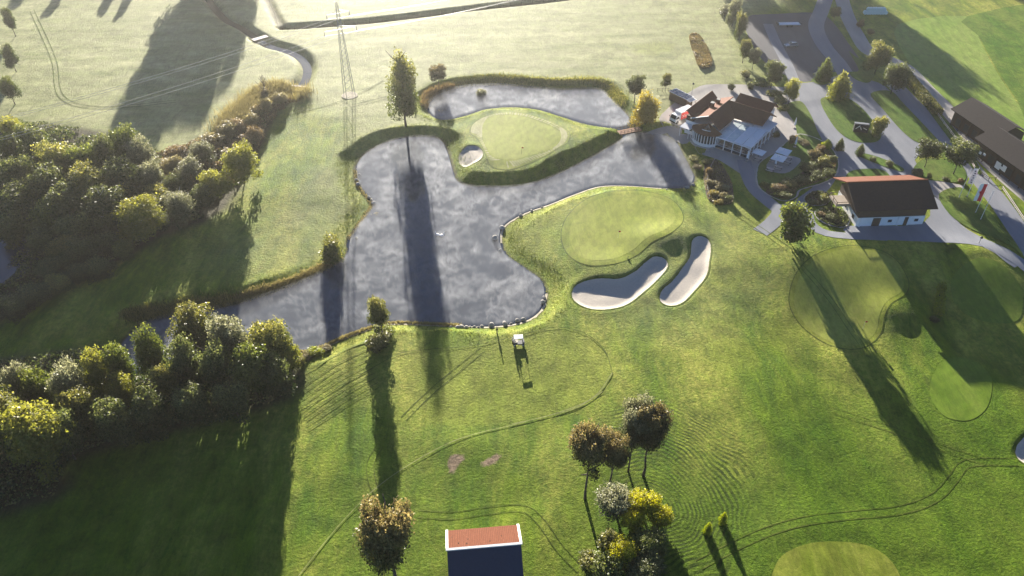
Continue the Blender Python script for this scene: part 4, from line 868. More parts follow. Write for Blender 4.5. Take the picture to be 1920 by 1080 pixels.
# ------------------------------------------------------------------ boulders
def rock_mesh(seed):
    bm = bmesh.new(); bmesh.ops.create_icosphere(bm, subdivisions=2, radius=.5); r = random.Random(seed)
    ofs = [(Vector((r.uniform(-1, 1), r.uniform(-1, 1), r.uniform(-1, 1))).normalized(), r.uniform(.32, .46)) for _ in range(9)]
    for v in bm.verts:
        for d, k in ofs:
            e = v.co.dot(d)
            if e > k: v.co -= d*(e-k)
    me = bpy.data.meshes.new('boulder'); bm.to_mesh(me); bm.free(); me.materials.append(M['stone']); return me
RK = [rock_mesh(s) for s in range(5)]
def rocks(px, lab, grp, z0=WZ+.1):
    for i, (u, v, s) in enumerate(px):
        p = P(u, v, z0+.2); z = max(z0-.15, hz(p[0], p[1])-.1); o = link('boulder', RK[(i*3) % 5]); o.location = (p[0], p[1], z+s*.25); o.scale = (s, s*.85, s*.7); o.rotation_euler = (0, 0, i*1.3)
        tag(o, lab % ORD[i], 'rock', grp)
rocks([(845,613,.7),(858,615,1.1),(866,614,1.2),(874,615,1.1),(882,613,.7),(889,612,.8),(897,613,.7),(904,611,.9),(921,609,1.4),(947,607,1.5),(958,605,.7),(970,600,1.2),(982,598,1.1),(1017,566,1.3),(1021,557,1.0)], 'grey boulder, %s from the left along the lower pond shore', 'boulders on the lower pond shore')
rocks([(668,336,1.0),(671,345,1.3),(674,326,.8),(691,369,1.0),(697,374,.9),(700,380,1.3),(668,445,.9)], 'pale boulder, %s going down the left pond shore', 'boulders on the left pond shore')
rocks([(938,468,1.0),(928,446,1.7),(942,427,1.5),(976,403,1.1),(997,395,1.0),(1016,388,.7)], 'boulder at the foot of the big green, %s from the bottom of that shore', 'boulders below the big putting green')
rocks([(1288,352,1.4),(1300,346,1.2),(1327,290,1.0),(1317,296,.8),(1250,356,.7)], 'pale boulder near the shore bed, %s of the handful there', 'boulders near the shore bed')

# ------------------------------------------------------------------ buildings
def barn():
    cx, cy, rot, L, W, ze, zr, hw, wl = 85.7, 153.5, .06, 18.63, 14.27, 4.88, 8.0, 6.17, 15.7
    z0 = 0.02; r = empty('barn', (cx, cy, z0), rot, 'large barn with a dark tiled roof, sunlit red far slope and white lower walls', 'barn')
    MB().prism([(-wl/2, -hw), (wl/2, -hw), (wl/2, 5.2), (-wl/2, 5.2)], 0, 2.35).build('wall', M['white'], r)
    mb = MB(); mb.prism([(-wl/2+.1, -hw+.1), (wl/2-.1, -hw+.1), (wl/2-.1, 5.1), (-wl/2+.1, 5.1)], 2.35, 4.5)
    for s in (-1, 1): mb.slab([(s*(wl/2-.15), -hw+.2, 4.5), (s*(wl/2-.15), 5.0, 4.5), (s*(wl/2-.15), -.3, zr-.4)], .1)
    mb.build('upper_wall', M['wood'], r)
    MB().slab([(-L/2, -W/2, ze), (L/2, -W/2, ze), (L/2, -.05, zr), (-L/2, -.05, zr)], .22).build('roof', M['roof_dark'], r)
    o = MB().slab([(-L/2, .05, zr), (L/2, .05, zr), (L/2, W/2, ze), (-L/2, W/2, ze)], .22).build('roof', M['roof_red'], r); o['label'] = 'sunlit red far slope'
    MB().box(0, 0, zr+.06, L+.1, .3, .16).build('ridge_cap', M['roof_red'], r)
    for s in (-1, 1):
        MB().tube((s*(L/2+.06), -W/2, ze-.1), (s*(L/2+.06), 0, zr-.1), .12, .12, 4).build('barge_board', M['wood'], r)
    for x, w_, d_ in ((-wl/2+4.55, 1.8, 'door'), (wl/2-4.1, 1.1, 'door')):
        MB().box(x, -hw-.03, 1.1, w_, .1, 2.2).build(d_, M['wood'], r)
    for x in (-.2, wl/2-1.9, ):
        f = MB().box(x, -hw-.04, 1.35, 1.1, .1, .9).build('window', M['white'], r); MB().box(x, -hw-.1, 1.35, .9, .06, .7).build('pane', M['glass'], f)
    for y in (-4.0, 0.5, 3):
        f = MB().box(-wl/2-.04, y, 1.4, .1, 1.0, .9).build('window', M['wood'], r); MB().box(-wl/2-.1, y, 1.4, .06, .8, .7).build('pane', M['glass'], f)
    for x in (-wl/2+.8, 1.8, 4.2): MB().box(x, -hw-.08, 1.15, .35, .16, 2.3).build('buttress', M['white'], r)
    # balcony on the left gable
    bx = -wl/2-2.6; MB().box(-wl/2-1.7, .6, 2.6, 3.4, 4.4, .16).build('balcony_floor', M['decking'], r)
    for y in (-1.5, .6, 2.7):
        MB().box(-wl/2-3.3, y, 3.1, .12, .12, 1.1).build('balcony_post', M['wood'], r); MB().box(-wl/2-3.3, y, 1.3, .16, .16, 2.5).build('balcony_prop', M['wood'], r)
    for y in (-1.5, 2.75): MB().box(-wl/2-1.7, y, 3.6, 3.3, .1, .1).build('balcony_rail', M['wood'], r)
    MB().box(-wl/2-3.3, .6, 3.6, .1, 4.3, .1).build('balcony_rail', M['wood'], r)
    MB().box(-wl/2-1.7, -1.52, 2.9, 3.3, .05, .5).build('balcony_board', M['decking'], r)
    MB().box(wl/2+.8, 2, 3.1, .12, 2, .1).build('gutter', M['steel'], r)
barn()
def clubhouse():
    O = (58.1, 194.4, 0.03); a = math.atan2(-.616, .788)
    r = empty('clubhouse', O, a, 'brown-roofed clubhouse with a glass-roofed restaurant terrace beside the pond', 'clubhouse')
    e = 4.0
    MB().prism([(-6.7, -10.2), (3.0, -10.2), (3.0, -2.3), (10.9, -2.0), (10.9, 3.6), (9.4, 3.6), (9.4, 10.4), (.3, 10.4), (.3, 3.6), (-6.7, 3.6)], 0, e-.15).build('wall', M['white'], r)
    # wing A (ridge along y), wing B (ridge along x), meeting at the inner corner
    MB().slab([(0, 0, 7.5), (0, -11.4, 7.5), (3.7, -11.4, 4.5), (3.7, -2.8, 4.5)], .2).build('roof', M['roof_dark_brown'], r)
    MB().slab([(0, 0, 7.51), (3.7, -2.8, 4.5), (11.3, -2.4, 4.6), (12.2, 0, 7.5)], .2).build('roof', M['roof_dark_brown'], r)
    o = MB().slab([(-.02, 3.0, 7.5), (-.02, -11.4, 7.5), (-4.7, -11.4, 5.4), (-4.7, 3.0, 5.4)], .2).build('roof', M['roof_red'], r); o['label'] = 'sunlit reddish inner slope'  # redder tiles put the sunlight into this slope's colour
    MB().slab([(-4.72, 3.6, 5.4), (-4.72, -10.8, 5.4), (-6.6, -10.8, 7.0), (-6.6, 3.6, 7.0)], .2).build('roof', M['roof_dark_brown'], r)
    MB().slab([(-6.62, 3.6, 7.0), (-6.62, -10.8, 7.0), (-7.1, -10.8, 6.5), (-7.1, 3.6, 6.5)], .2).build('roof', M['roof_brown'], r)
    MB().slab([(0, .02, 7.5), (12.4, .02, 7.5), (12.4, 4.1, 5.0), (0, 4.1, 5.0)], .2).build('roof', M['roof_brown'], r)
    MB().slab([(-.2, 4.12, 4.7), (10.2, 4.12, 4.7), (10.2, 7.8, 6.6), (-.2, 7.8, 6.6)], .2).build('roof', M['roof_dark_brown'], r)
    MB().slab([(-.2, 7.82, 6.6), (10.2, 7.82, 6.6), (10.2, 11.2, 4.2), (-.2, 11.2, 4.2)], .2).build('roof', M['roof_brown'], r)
    MB().tube((0, -11.5, 7.55), (-4.9, -11.5, 5.4), .13, .13, 4).build('barge_board', M['white'], r)
    MB().tube((0, -11.5, 7.55), (0, 0, 7.55), .1, .1, 6).build('ridge_cap', M['roof_brown'], r); MB().tube((0, 0, 7.55), (12.4, 0, 7.55), .1, .1, 6).build('ridge_cap', M['roof_brown'], r)
    for (x, y, s) in ((-2.2, -1.5, .5), (-2.6, -4.2, .55)):
        c = MB().box(x, y, 6.9, s*1.5, s*1.5, 1.6).build('chimney', M['roof_brown'], r); MB().box(x, y, 7.75, s*1.8, s*1.8, .14).build('chimney_cap', M['kerb'], c)
    MB().prism([(-6.7, -10.2), (-4.8, -10.2), (-4.8, 3.4), (-6.7, 3.4)], e-.1, 5.2).build('upper_wall', M['wood'], r)
    # rounded bay with a low conical roof and an atrium cut-out
    n = 14; cx, cy, rb = .1, -11.0, 4.2
    arc = [(cx+rb*math.cos(math.pi+math.pi*i/n), cy+rb*.85*math.sin(math.pi+math.pi*i/n)) for i in range(n+1)]
    mb = MB()
    for i in range(n):
        if 6 <= i <= 9: continue
        mb.slab([(cx, cy, 5.4), (arc[i][0], arc[i][1], 3.6), (arc[i+1][0], arc[i+1][1], 3.6)], .18)
    for i in range(6, 10):
        f0, f1 = .62, 1.0; q = [(cx+(arc[j][0]-cx)*f, cy+(arc[j][1]-cy)*f, 5.4-1.8*f) for j, f in ((i, f0), (i, f1), (i+1, f1), (i+1, f0))]; mb.slab(q, .18)
    mb.build('bay_roof', M['roof_brown'], r)
    MB().prism([(cx, cy)]+[(cx+(arc[j][0]-cx)*.66, cy+(arc[j][1]-cy)*.66) for j in range(6, 11)], 3.6, 3.9).build('atrium_floor', M['skylight'], r)
    for j in range(6, 10):
        p = [(cx+(arc[q][0]-cx)*.63, cy+(arc[q][1]-cy)*.63, 4.35) for q in (j, j+1)]; MB().tube(p[0], p[1], .11, .11, 6).build('curved_trim', M['white'], r)
    ring = [(cx+(x-cx)*.86, cy+(y-cy)*.86) for x, y in arc]; MB().prism(ring, 0, .9).build('bay_wall', M['white'], r)
    MB().prism([(cx+(x-cx)*.84, cy+(y-cy)*.84) for x, y in arc], .9, 3.55).build('bay_glazing', M['glass'], r)
    for x, y in ring: MB().box(x, y, 2.2, .16, .16, 2.7).build('window_bar', M['whitemetal'], r)
    for i in range(n):
        p0, p1 = arc[i], arc[i+1]; MB().tube((p0[0], p0[1], .95), (p1[0], p1[1], .95), .07, .07, 5).build('balcony_rail', M['whitemetal'], r)
    MB().prism([(cx+(x-cx)*1.0, cy+(y-cy)*1.0) for x, y in arc], -.3, .06).build('bay_terrace', M['kerb'], r)
    # glass-roofed terrace
    X0, X1, Y0, Y1 = 3.5, 13.0, -12.4, -3.0
    MB().prism([(X0, Y0), (X1, Y0), (X1, 2.8), (11.0, 2.8), (11.0, -2.6), (X0, -2.6)], .0, .12).build('terrace_floor', M['decking'], r)
    nx_ = 4; w_ = (X1-X0)/nx_
    for i in range(nx_):
        for j in range(2):
            ya, yb = Y0+(Y1-Y0)*j/2+.06, Y0+(Y1-Y0)*(j+1)/2-.06; za, zb_ = 3.15+.25*j, 3.15+.25*(j+1)
            m = M['frosted'] if i < 2 else M['canvas']
            dz = 0 if i < 2 else .22
            MB().slab([(X0+w_*i+.05, ya, za+dz), (X0+w_*(i+1)-.05, ya, za+dz), (X0+w_*(i+1)-.05, yb, zb_+dz), (X0+w_*i+.05, yb, zb_+dz)], .06).build('glass_panel' if i < 2 else 'awning_panel', m, r)
    MB().slab([(9.0, -2.95, 3.95), (13.5, -2.95, 3.95), (13.5, 2.8, 3.95), (9.0, 2.8, 3.95)], .1).build('flat_roof', M['canvas'], r)
    for i in range(nx_+1):
        x = X0+w_*i; MB().tube((x, Y0, 3.1), (x, Y1, 3.65), .07, .07, 4).build('roof_bar', M['whitemetal'], r); MB().box(x, Y0, 1.6, .18, .18, 3.1).build('post', M['whitemetal'], r)
    for y in (-10.0, -7.6, -5.2, -2.8, -.2, 2.6): MB().box(X1, y, 1.7, .18, .18, 3.3).build('post', M['whitemetal'], r)
    MB().box((X0+X1)/2, Y0-.05, 3.12, X1-X0+.3, .22, .26).build('beam', M['whitemetal'], r); MB().box(X1+.05, (Y0+2.6)/2, 3.25, .22, 2.6-Y0, .26).build('beam', M['whitemetal'], r)
    MB().box((X0+X1)/2, Y0, 1.0, X1-X0, .08, .08).build('rail', M['whitemetal'], r); MB().box((X0+X1)/2, Y0, .55, X1-X0, .04, .75).build('glass_screen', M['glass'], r)
    MB().box(X1, -6, 1.0, .08, 13.5, .08).build('rail', M['whitemetal'], r)
    for i, x in enumerate((-6.2, -5.0)): MB().box(x, -10.28, 1.7, .9, .1, 1.2).build('window', M['glass'], r)
    MB().slab([(-7.2, -12.6, 2.7), (-4.2, -12.7, 2.7), (-3.6, -10.3, 3.0), (-6.9, -10.2, 3.0)], .1).build('awning_panel', M['canvas'], r)
    MB().box(-7.0, -12.4, 1.3, .12, .12, 2.9).build('post', M['whitemetal'], r); MB().box(-4.4, -12.5, 1.3, .12, .12, 2.9).build('post', M['whitemetal'], r)
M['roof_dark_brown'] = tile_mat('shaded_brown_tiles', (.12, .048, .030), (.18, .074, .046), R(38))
clubhouse()
def clubp(x, y):      # clubhouse coordinates to world
    a = math.atan2(-.616, .788); return (58.1+x*math.cos(a)-y*math.sin(a), 194.4+x*math.sin(a)+y*math.cos(a))
def longbarn():
    d = Vector((.25, -.968)); a = math.atan2(d.y, d.x)
    for nm, p, L, lab in (('stable', (119.2, 195.6), 17.0, 'dark-roofed stable building at the right, the farther of two joined ones'), ('stable', (118.4, 179.6), 30.0, 'dark-roofed long stable at the right frame edge with white signs on its wall')):
        r = empty(nm, (p[0], p[1], 0.0), a, lab, 'stable', 'dark timber stables')
        # local x runs along the eave towards the camera, local y towards +east
        W = 11.0
        MB().prism([(.8, 1.2), (L-.8, 1.2), (L-.8, W-1.2), (.8, W-1.2)], 0, 4.4).build('wall', M['wood'], r)
        MB().slab([(0, 0, 4.5), (L, 0, 4.5), (L, W/2-.03, 7.2), (0, W/2-.03, 7.2)], .22).build('roof', M['roof_black'], r)
        MB().slab([(0, W/2+.03, 7.2), (L, W/2+.03, 7.2), (L, W, 4.5), (0, W, 4.5)], .22).build('roof', M['roof_black'], r)
        for s in (.85, L-.85): MB().slab([(s, 1.3, 4.4), (s, W-1.3, 4.4), (s, W/2, 6.7)], .1).build('gable', M['wood'], r)
        MB().box(.7, 3.0, 2.0, .1, 2.6, 2.2).build('window', M['glass'], r)
        for x in np.arange(3, L-2, 3.2): MB().box(x, 1.15, 1.6, 1.6, .1, 2.0).build('door', M['black'], r)
        for x in np.arange(1.4, L-1, 3.2): MB().box(x, .5, 2.2, .2, .2, 4.3).build('post', M['wood'], r)
        if L > 20:
            for i, (x, w_, h_) in enumerate(((3.2, .9, .7), (4.6, .8, .6), (9.6, 1.6, 1.8), (11.6, 1.2, 1.5), (10.6, .8, .7))): MB().box(x, .35, 1.9+.3*(i % 2), w_, .08, h_).build('sign_board', M['white'], r)
M['roof_black'] = tile_mat('near_black_tiles', (.034, .028, .027), (.052, .042, .040), R(75))
# local +y must point east: mirror by using a negative rotation frame
def longbarn_fix():
    longbarn()
    for o in list(bpy.data.objects):
        if o.name.startswith('stable') and o.type == 'EMPTY': o.scale = (1, 1, 1)
longbarn_fix()
def shed():
    z = hz(-4, 61); r = empty('tiled_shed', (-3.9, 61.5, z), math.atan2(1.0, 10.4), 'small building with a red tiled slope edged in white and a dark blue slope', 'shed')
    MB().prism([(-4.9, -3.0), (4.9, -3.0), (4.9, 3.6), (-4.9, 3.6)], 0, 3.6).build('wall', M['white'], r)
    MB().slab([(-5.2, 0, 6), (5.2, 0, 6), (5.2, 4.35, 4.0), (-5.2, 4.35, 4.0)], .2).build('roof', M['roof_red'], r)
    o = MB().slab([(-5.2, -.06, 6), (5.2, -.06, 6), (5.2, -6.6, 1.3), (-5.2, -6.6, 1.3)], .2).build('roof', M['slate'], r); o['label'] = 'dark blue sheet slope facing the camera'
    MB().box(0, -.02, 6.04, 10.75, .34, .2).build('ridge_cap', M['white'], r)
    for s in (-1, 1): MB().slab([(s*5.2-.17, .16, 6.06), (s*5.2+.17, .16, 6.06), (s*5.2+.17, 4.4, 4.12), (s*5.2-.17, 4.4, 4.12)], .3).build('barge_board', M['white'], r)
    mb = MB()
    for k in range(26): x = -4.9+9.8*k/25; mb.slab([(x-.05, .2, 6.03), (x+.05, .2, 6.03), (x+.05, 4.3, 4.1), (x-.05, 4.3, 4.1)], .05)
    mb.build('tile_rolls', M['roof_red'], r)
    for x, y in ((-3.6, 1.2), (-2.4, 1.0), (.9, 1.1), (-2.2, 1.9), (2.6, 2.0), (-4.5, 2.6)): MB().box(x, y, 6.03-y*.46+.03, .16, .16, .06).build('lichen_patch', M['wood'], r)
shed()
def solar_hut():
    a = math.atan2(-.79, .61); r = empty('solar_hut', (48.4, 208.2, 0), a, 'small dark hut with solar panels on its roof near the truck', 'hut')
    MB().box(0, 0, 1.25, 6.6, 2.6, 2.5).build('wall', M['wood'], r); MB().box(0, 0, 2.56, 7.0, 3.0, .14).build('roof', M['whitemetal'], r)
    for i in range(5): MB().box(-2.7+1.28*i, .0, 2.72, 1.1, 2.4, .06).build('solar_panel', M['solar'], r)
    MB().box(4.0, 0, 2.3, 1.3, 2.8, .1).build('canopy', M['white'], r)
    for s in (-1, 1): MB().box(4.5, s*1.2, 1.1, .1, .1, 2.3).build('post', M['wood'], r)
solar_hut()

# ------------------------------------------------------------------ vehicles
def truck():
    a = math.atan2(195.1-199.5, 43.2-48.9); r = empty('delivery_truck', (46.6, 197.4, .07), a, 'white box truck with red lettered side parked beside the clubhouse', 'truck')
    MB().box(-1.2, 0, 2.0, 5.2, 2.35, 2.2).build('cargo_box', M['whitemetal'], r, bevel=.04)
    for s in (-1, 1):
        pn = MB().box(-1.2, s*1.19, 1.95, 5.0, .05, 1.95).build('side_panel', M['red'], r)
        mb = MB()     # flowing white script
        xs = np.linspace(-3.2, .8, 22); ys = [1.95+.28*math.sin(i*1.25)+.12*math.sin(i*.4) for i in range(22)]
        for i in range(21): mb.tube((xs[i], s*1.225, ys[i]), (xs[i+1], s*1.225, ys[i+1]), .06, .06, 4)
        mb.tube((-3.3, s*1.225, 1.45), (.9, s*1.225, 1.6), .05, .03, 4); mb.build('lettering', M['white'], pn)
    cb = MB(); cb.add([(1.5, -1.1, .55), (3.3, -1.1, .55), (3.3, 1.1, .55), (1.5, 1.1, .55), (1.5, -1.1, 2.5), (2.75, -1.05, 2.5), (2.75, 1.05, 2.5), (1.5, 1.1, 2.5), (3.3, -1.1, 1.5), (3.3, 1.1, 1.5)],
        [(3, 2, 1, 0), (4, 5, 6, 7), (0, 1, 8, 5, 4), (2, 3, 7, 6, 9), (1, 2, 9, 8), (3, 0, 4, 7), (8, 9, 6, 5)])
    c = cb.build('cab', M['whitemetal'], r, bevel=.06); MB().slab([(3.28, -.95, 1.56), (3.28, .95, 1.56), (2.80, .92, 2.42), (2.80, -.92, 2.42)], .03).build('windscreen', M['glass'], c).location = (.03, 0, .02)
    for s in (-1, 1):
        MB().box(2.3, s*1.1, 1.85, .8, .04, .6).build('side_window', M['glass'], c); MB().box(3.33, s*.8, .95, .05, .3, .2).build('headlight', M['whitemetal'], r); MB().box(3.1, s*1.28, 1.9, .08, .2, .4).build('mirror', M['black'], r)
    MB().box(3.34, 0, .7, .12, 2.1, .3).build('bumper', M['black'], r); MB().box(-.6, 0, .7, 6.6, 1.6, .3).build('chassis', M['black'], r)
    for x in (2.4, -2.4):
        for s in (-1, 1):
            wl = MB().tube((x, s*.8, .45), (x, s*1.12, .45), .45, .45, 18).build('wheel', M['rubber'], r); MB().tube((x, s*1.1, .45), (x, s*1.14, .45), .22, .22, 12).build('rim', M['steel'], wl)
    MB().tube((-3.8, -1.17, .9), (-3.8, 1.17, .9), .05, .05, 6).build('rear_bar', M['black'], r)
truck()
def car(u, v, rot, paint, label, kind='hatch'):
    g = Pg(u, v); r = empty('parked_car', (g[0], g[1], .09), rot, label, 'car'); W = .88
    prof = [(-2.1, .35), (-2.15, .75), (-2.05, 1.0), (-1.0, 1.02), (1.0, .95), (2.05, .80), (2.15, .5), (2.1, .35)]
    n = len(prof); vs = [(x, -W, z) for x, z in prof]+[(x, W, z) for x, z in prof]
    b = MB().add(vs, [tuple(range(n)), tuple(range(2*n-1, n-1, -1))]+[(i, n+i, n+(i+1) % n, (i+1) % n) for i in range(n)]).build('body', paint, r, bevel=.07)
    cab = [(-1.9, 1.0), (-1.45, 1.45), (.1, 1.48), (.95, .96)]
    n = 4; vs = [(x, -W*(.97 if z < 1.2 else .8), z) for x, z in cab]+[(x, W*(.97 if z < 1.2 else .8), z) for x, z in cab]
    MB().add(vs, [tuple(range(n)), tuple(range(2*n-1, n-1, -1))]+[(i, n+i, n+(i+1) % n, (i+1) % n) for i in range(n)]).build('windows', M['glass'], r, bevel=.04)
    MB().box(-.68, 0, 1.485, 1.45, 1.36, .05).build('roof', paint, r, bevel=.02)
    for x in (-1.3, 1.35):
        for s in (-1, 1): wl = MB().tube((x, s*.68, .32), (x, s*.9, .32), .32, .32, 16).build('wheel', M['rubber'], r); MB().tube((x, s*.89, .32), (x, s*.915, .32), .19, .19, 10).build('rim', M['steel'], wl)
    for s in (-1, 1): MB().box(2.12, s*.62, .66, .06, .36, .14).build('headlight', M['whitemetal'], r); MB().box(-2.13, s*.66, .82, .05, .28, .18).build('tail_light', M['red'], r); MB().box(.75, s*.95, 1.02, .16, .14, .12).build('mirror', paint, r)
car(1483, 88, R(10)+math.pi, M['silver'], 'silver hatchback parked alone in the middle of the shaded car park')
def trailer():
    g = Pg(1478, 49); r = empty('flatbed_trailer', (g[0], g[1], .09), R(2), 'long pale flat trailer with dark ends at the top of the car park', 'trailer')
    MB().box(0, 0, .8, 7.6, 2.2, .14).build('load_bed', M['whitemetal'], r); MB().box(-3.9, 0, .9, .5, 2.0, .6).build('end_box', M['black'], r); MB().box(3.9, .2, .9, .5, 1.6, .6).build('end_box', M['black'], r)
    for x in (-.8, .8):
        for s in (-1, 1): MB().tube((x, s*1.12, .36), (x, s*1.3, .36), .36, .36, 14).build('wheel', M['rubber'], r)
    MB().box(0, 0, .62, 6.6, .9, .18).build('chassis', M['steel'], r)
trailer()
def golf_cart():
    g = Pg(972, 645); z = hz(g[0], g[1]); r = empty('golf_cart', (g[0], g[1], z+.03), R(4), 'white-roofed golf cart with bags parked on the grass below the pond', 'golf cart')
    b = MB(); b.box(0, 0, .42, 2.3, 1.1, .2).box(.95, 0, .62, .45, 1.05, .36, taper=.85).box(-.6, 0, .65, .7, 1.05, .34); b.build('body', M['slate'], r, bevel=.04)
    MB().box(-.35, 0, .86, .5, 1.0, .12).build('seat', M['seat'], r, bevel=.03); MB().box(-.62, 0, 1.12, .1, 1.0, .45).build('backrest', M['seat'], r, bevel=.03)
    MB().box(0, 0, 1.92, 1.8, 1.2, .09, taper=.94).build('roof', M['whitemetal'], r, bevel=.03)
    for x, x2 in ((.85, .62), (-.8, -.72)):
        for s in (-1, 1): MB().tube((x, s*.5, .6), (x2, s*.52, 1.9), .025, .025, 6).build('post', M['black'], r)
    MB().slab([(.87, -.5, .8), (.87, .5, .8), (.66, .5, 1.75), (.66, -.5, 1.75)], .015).build('windscreen', M['glass'], r)
    w_ = MB(); w_.tube((.42, .25, 1.0), (.5, .25, 1.02), .17, .17, 12); w_.build('steering_wheel', M['black'], r)
    for x in (-.78, .82):
        for s in (-1, 1): wl = MB().tube((x, s*.42, .23), (x, s*.6, .23), .23, .23, 14).build('wheel', M['rubber'], r); MB().tube((x, s*.59, .23), (x, s*.615, .23), .12, .12, 10).build('rim', M['whitemetal'], wl)
    for s in (-1, 1):
        bg_ = empty('golf_bag', (0, 0, 0)); bpy.data.objects.remove(bg_)
        mb = MB(); mb.tube((-1.05, s*.28, .45), (-1.12, s*.28, 1.25), .14, .15, 10); mb.build('golf_bag', M['black'], r)
        for q in range(4): MB().tube((-1.1+.04*q, s*.28+.05*(q % 2), 1.2), (-1.16+.05*q, s*.28+.07*(q % 2), 1.5), .012, .03, 5).build('club', M['steel'], r)
golf_cart()

# ------------------------------------------------------------------ furniture, poles, flags
def post_thing(u, v, h, name, label, cat, mat='wood', r_=.05, head=None, group=None):
    g = Pg(u, v); z = hz(g[0], g[1]); r = empty(name, (g[0], g[1], z), 0, label, cat, group); MB().tube((0, 0, -.1), (0, 0, h), r_, r_*.8, 8).build('pole', M[mat], r)
    if head: head(r, h)
    return r
post_thing(932, 624, 1.9, 'marker_post', 'thin dark marker post with a long shadow left of the golf cart', 'post', 'black', .13, lambda r, h: MB().box(0, .05, h*.62, .42, .06, .4).build('sign_plate', M['black'], r))
def pinflag(r, h):
    f = MB(); pts = []
    for i in range(7):
        for j in range(2): pts.append((.02+.08*i, .03*math.sin(i*1.2), h-.02-.32*j))
    f.add(pts, [(2*i, 2*i+1, 2*i+3, 2*i+2) for i in range(6)]); f.build('flag', M['flagred'], r)
post_thing(978, 291, 2.1, 'pin_flag', 'flagstick with a small flag on the island green', 'golf flag', 'wood', .025, pinflag)
post_thing(1158, 452, 2.1, 'pin_flag', 'flagstick near the middle of the big green', 'golf flag', 'whitemetal', .015, pinflag)
post_thing(1616, 620, 2.1, 'pin_flag', 'flagstick on the practice green in the tree shadow', 'golf flag', 'whitemetal', .015, pinflag)
def lamp_head(r, h): MB().tube((0, 0, h), (0, 0, h+.12), .35, .35, 12).build('lamp_shade', M['black'], r); MB().tube((0, 0, h+.12), (0, 0, h+.42), .3, .1, 12).build('cap', M['black'], r)
post_thing(1834, 459, 1.5, 'path_lamp', 'black lamp with a round head at the edge of the footpath', 'lamp', 'black', .05, lamp_head)
post_thing(1296, 183, 4.2, 'lamp_post', 'thin dark lamp post behind the clubhouse', 'lamp', 'steel', .05, lamp_head)
def banner(r, h, width, length, cols, emblem=False):
    n = 16; k = len(cols)
    for c in range(k):
        mb = MB()
        for i in range(n+1):
            for j in (0, 1):
                x = .08+width*(c+j)/k; z = h-.15-length*i/n; y = .06*math.sin(i*.7+x*3)
                mb.v.append((-x, y, z))
        mb.f = [(2*i, 2*i+1, 2*i+3, 2*i+2) for i in range(n)]; mb.build('cloth_stripe', M[cols[c]], r, smooth=True)
    if emblem:      # a small plain shield-and-wing shape
        zc = h-.15-length*.5; e = MB()
        for s in (-1, 1):
            e.slab([(-width*.5+s*.02, -.14, zc+.3), (-width*.5+s*.42, -.14, zc+.42), (-width*.5+s*.30, -.14, zc-.12), (-width*.5+s*.05, -.14, zc-.32)], .05)
        e.build('emblem', M['flagred'], r)
flp = [(1797.5, 371, 309, None, 'leftmost flagpole with no flag, partly against the road'), (1812.6, 369.5, 320, 'b', 'flagpole with a long white banner of dark marks'), (1828.5, 399.5, 343, 'f', 'flagpole with a hanging white and red flag'), (1838, 412.5, 357, None, 'bare white flagpole, rightmost of the row')]
for u, v, vt, kd, lb in flp:
    g = Pg(u, v); z = hz(g[0], g[1]); h = 8.0; r = empty('flagpole', (g[0], g[1], z), R(-12), lb, 'flagpole', 'flagpoles beside the club road'); MB().tube((0, 0, 0), (0, 0, h), .07, .045, 8).build('pole', M['whitemetal'], r); MB().tube((0, 0, h), (0, 0, h+.16), .09, .03, 8).build('finial', M['whitemetal'], r)
    MB().tube((0, 0, 0), (0, 0, .25), .14, .12, 8).build('base', M['steel'], r)
    if kd == 'f': banner(r, h, 1.5, 4.6, ['flagred', 'white'], True)
    if kd == 'b':
        banner(r, h, 1.0, 4.2, ['white'])
        for i in range(6): MB().box(-.58+.12*(i % 2), -.15, h-.8-.6*i, .34, .04, .26, 0).build('banner_mark', M['slate'], r)
def sign_box():
    g = Pg(1612, 247); r = empty('sign_box', (g[0], g[1], .1), R(-14), 'black sign box with three white strokes on the lawn island', 'sign')
    MB().box(0, 0, 1.15, 3.7, 1.5, 2.1).build('housing', M['black'], r, bevel=.05); MB().box(0, .2, 2.3, 3.8, .9, .12).build('cap', M['steel'], r)
    for (x, z, l_, a) in ((-.95, 1.55, 1.35, 45), (-.12, 1.25, .85, -62), (.95, 1.3, 1.1, -25)):
        c, s = math.cos(R(a)), math.sin(R(a)); MB().slab([(x-c*l_/2-s*.09, -.79, z-s*l_/2+c*.09), (x+c*l_/2-s*.09, -.79, z+s*l_/2+c*.09), (x+c*l_/2+s*.09, -.79, z+s*l_/2-c*.09), (x-c*l_/2+s*.09, -.79, z-s*l_/2-c*.09)], .05).build('white_stroke', M['white'], r)
sign_box()
def parasol(x, y, size, h, rot, label, group='open white parasols on the terrace'):
    r = empty('parasol', (x, y, hz(x, y)+.05), rot, label, 'parasol', group); MB().tube((0, 0, 0), (0, 0, h+.2), .05, .05, 8).build('pole', M['wood'], r); MB().box(0, 0, .06, .8, .8, .12).build('base', M['kerb'], r)
    s = size/2; cnr = [(-s, -s), (s, -s), (s, s), (-s, s)]; n = len(cnr)
    mb = MB()
    for i in range(4):
        a, b = cnr[i], cnr[(i+1) % 4]; mb.slab([(a[0], a[1], h-.35), (b[0], b[1], h-.35), (0, 0, h+.12)], .02)
    mb.build('canopy', M['canvas'], r)
    for a in cnr: MB().tube((0, 0, h-.7), (a[0]*.95, a[1]*.95, h-.38), .02, .02, 4).build('rib', M['wood'], r)
ROT = math.atan2(-.616, .788)
for (px, py, s, lb) in ((1470, 284, 3.3, 'open square parasol farther from the footpath on the garden terrace'), (1461, 296, 3.3, 'open square parasol nearer the footpath on the garden terrace')):
    p = P(px, py-2, 2.6); parasol(p[0], p[1], s, 2.6, ROT+.05, lb)
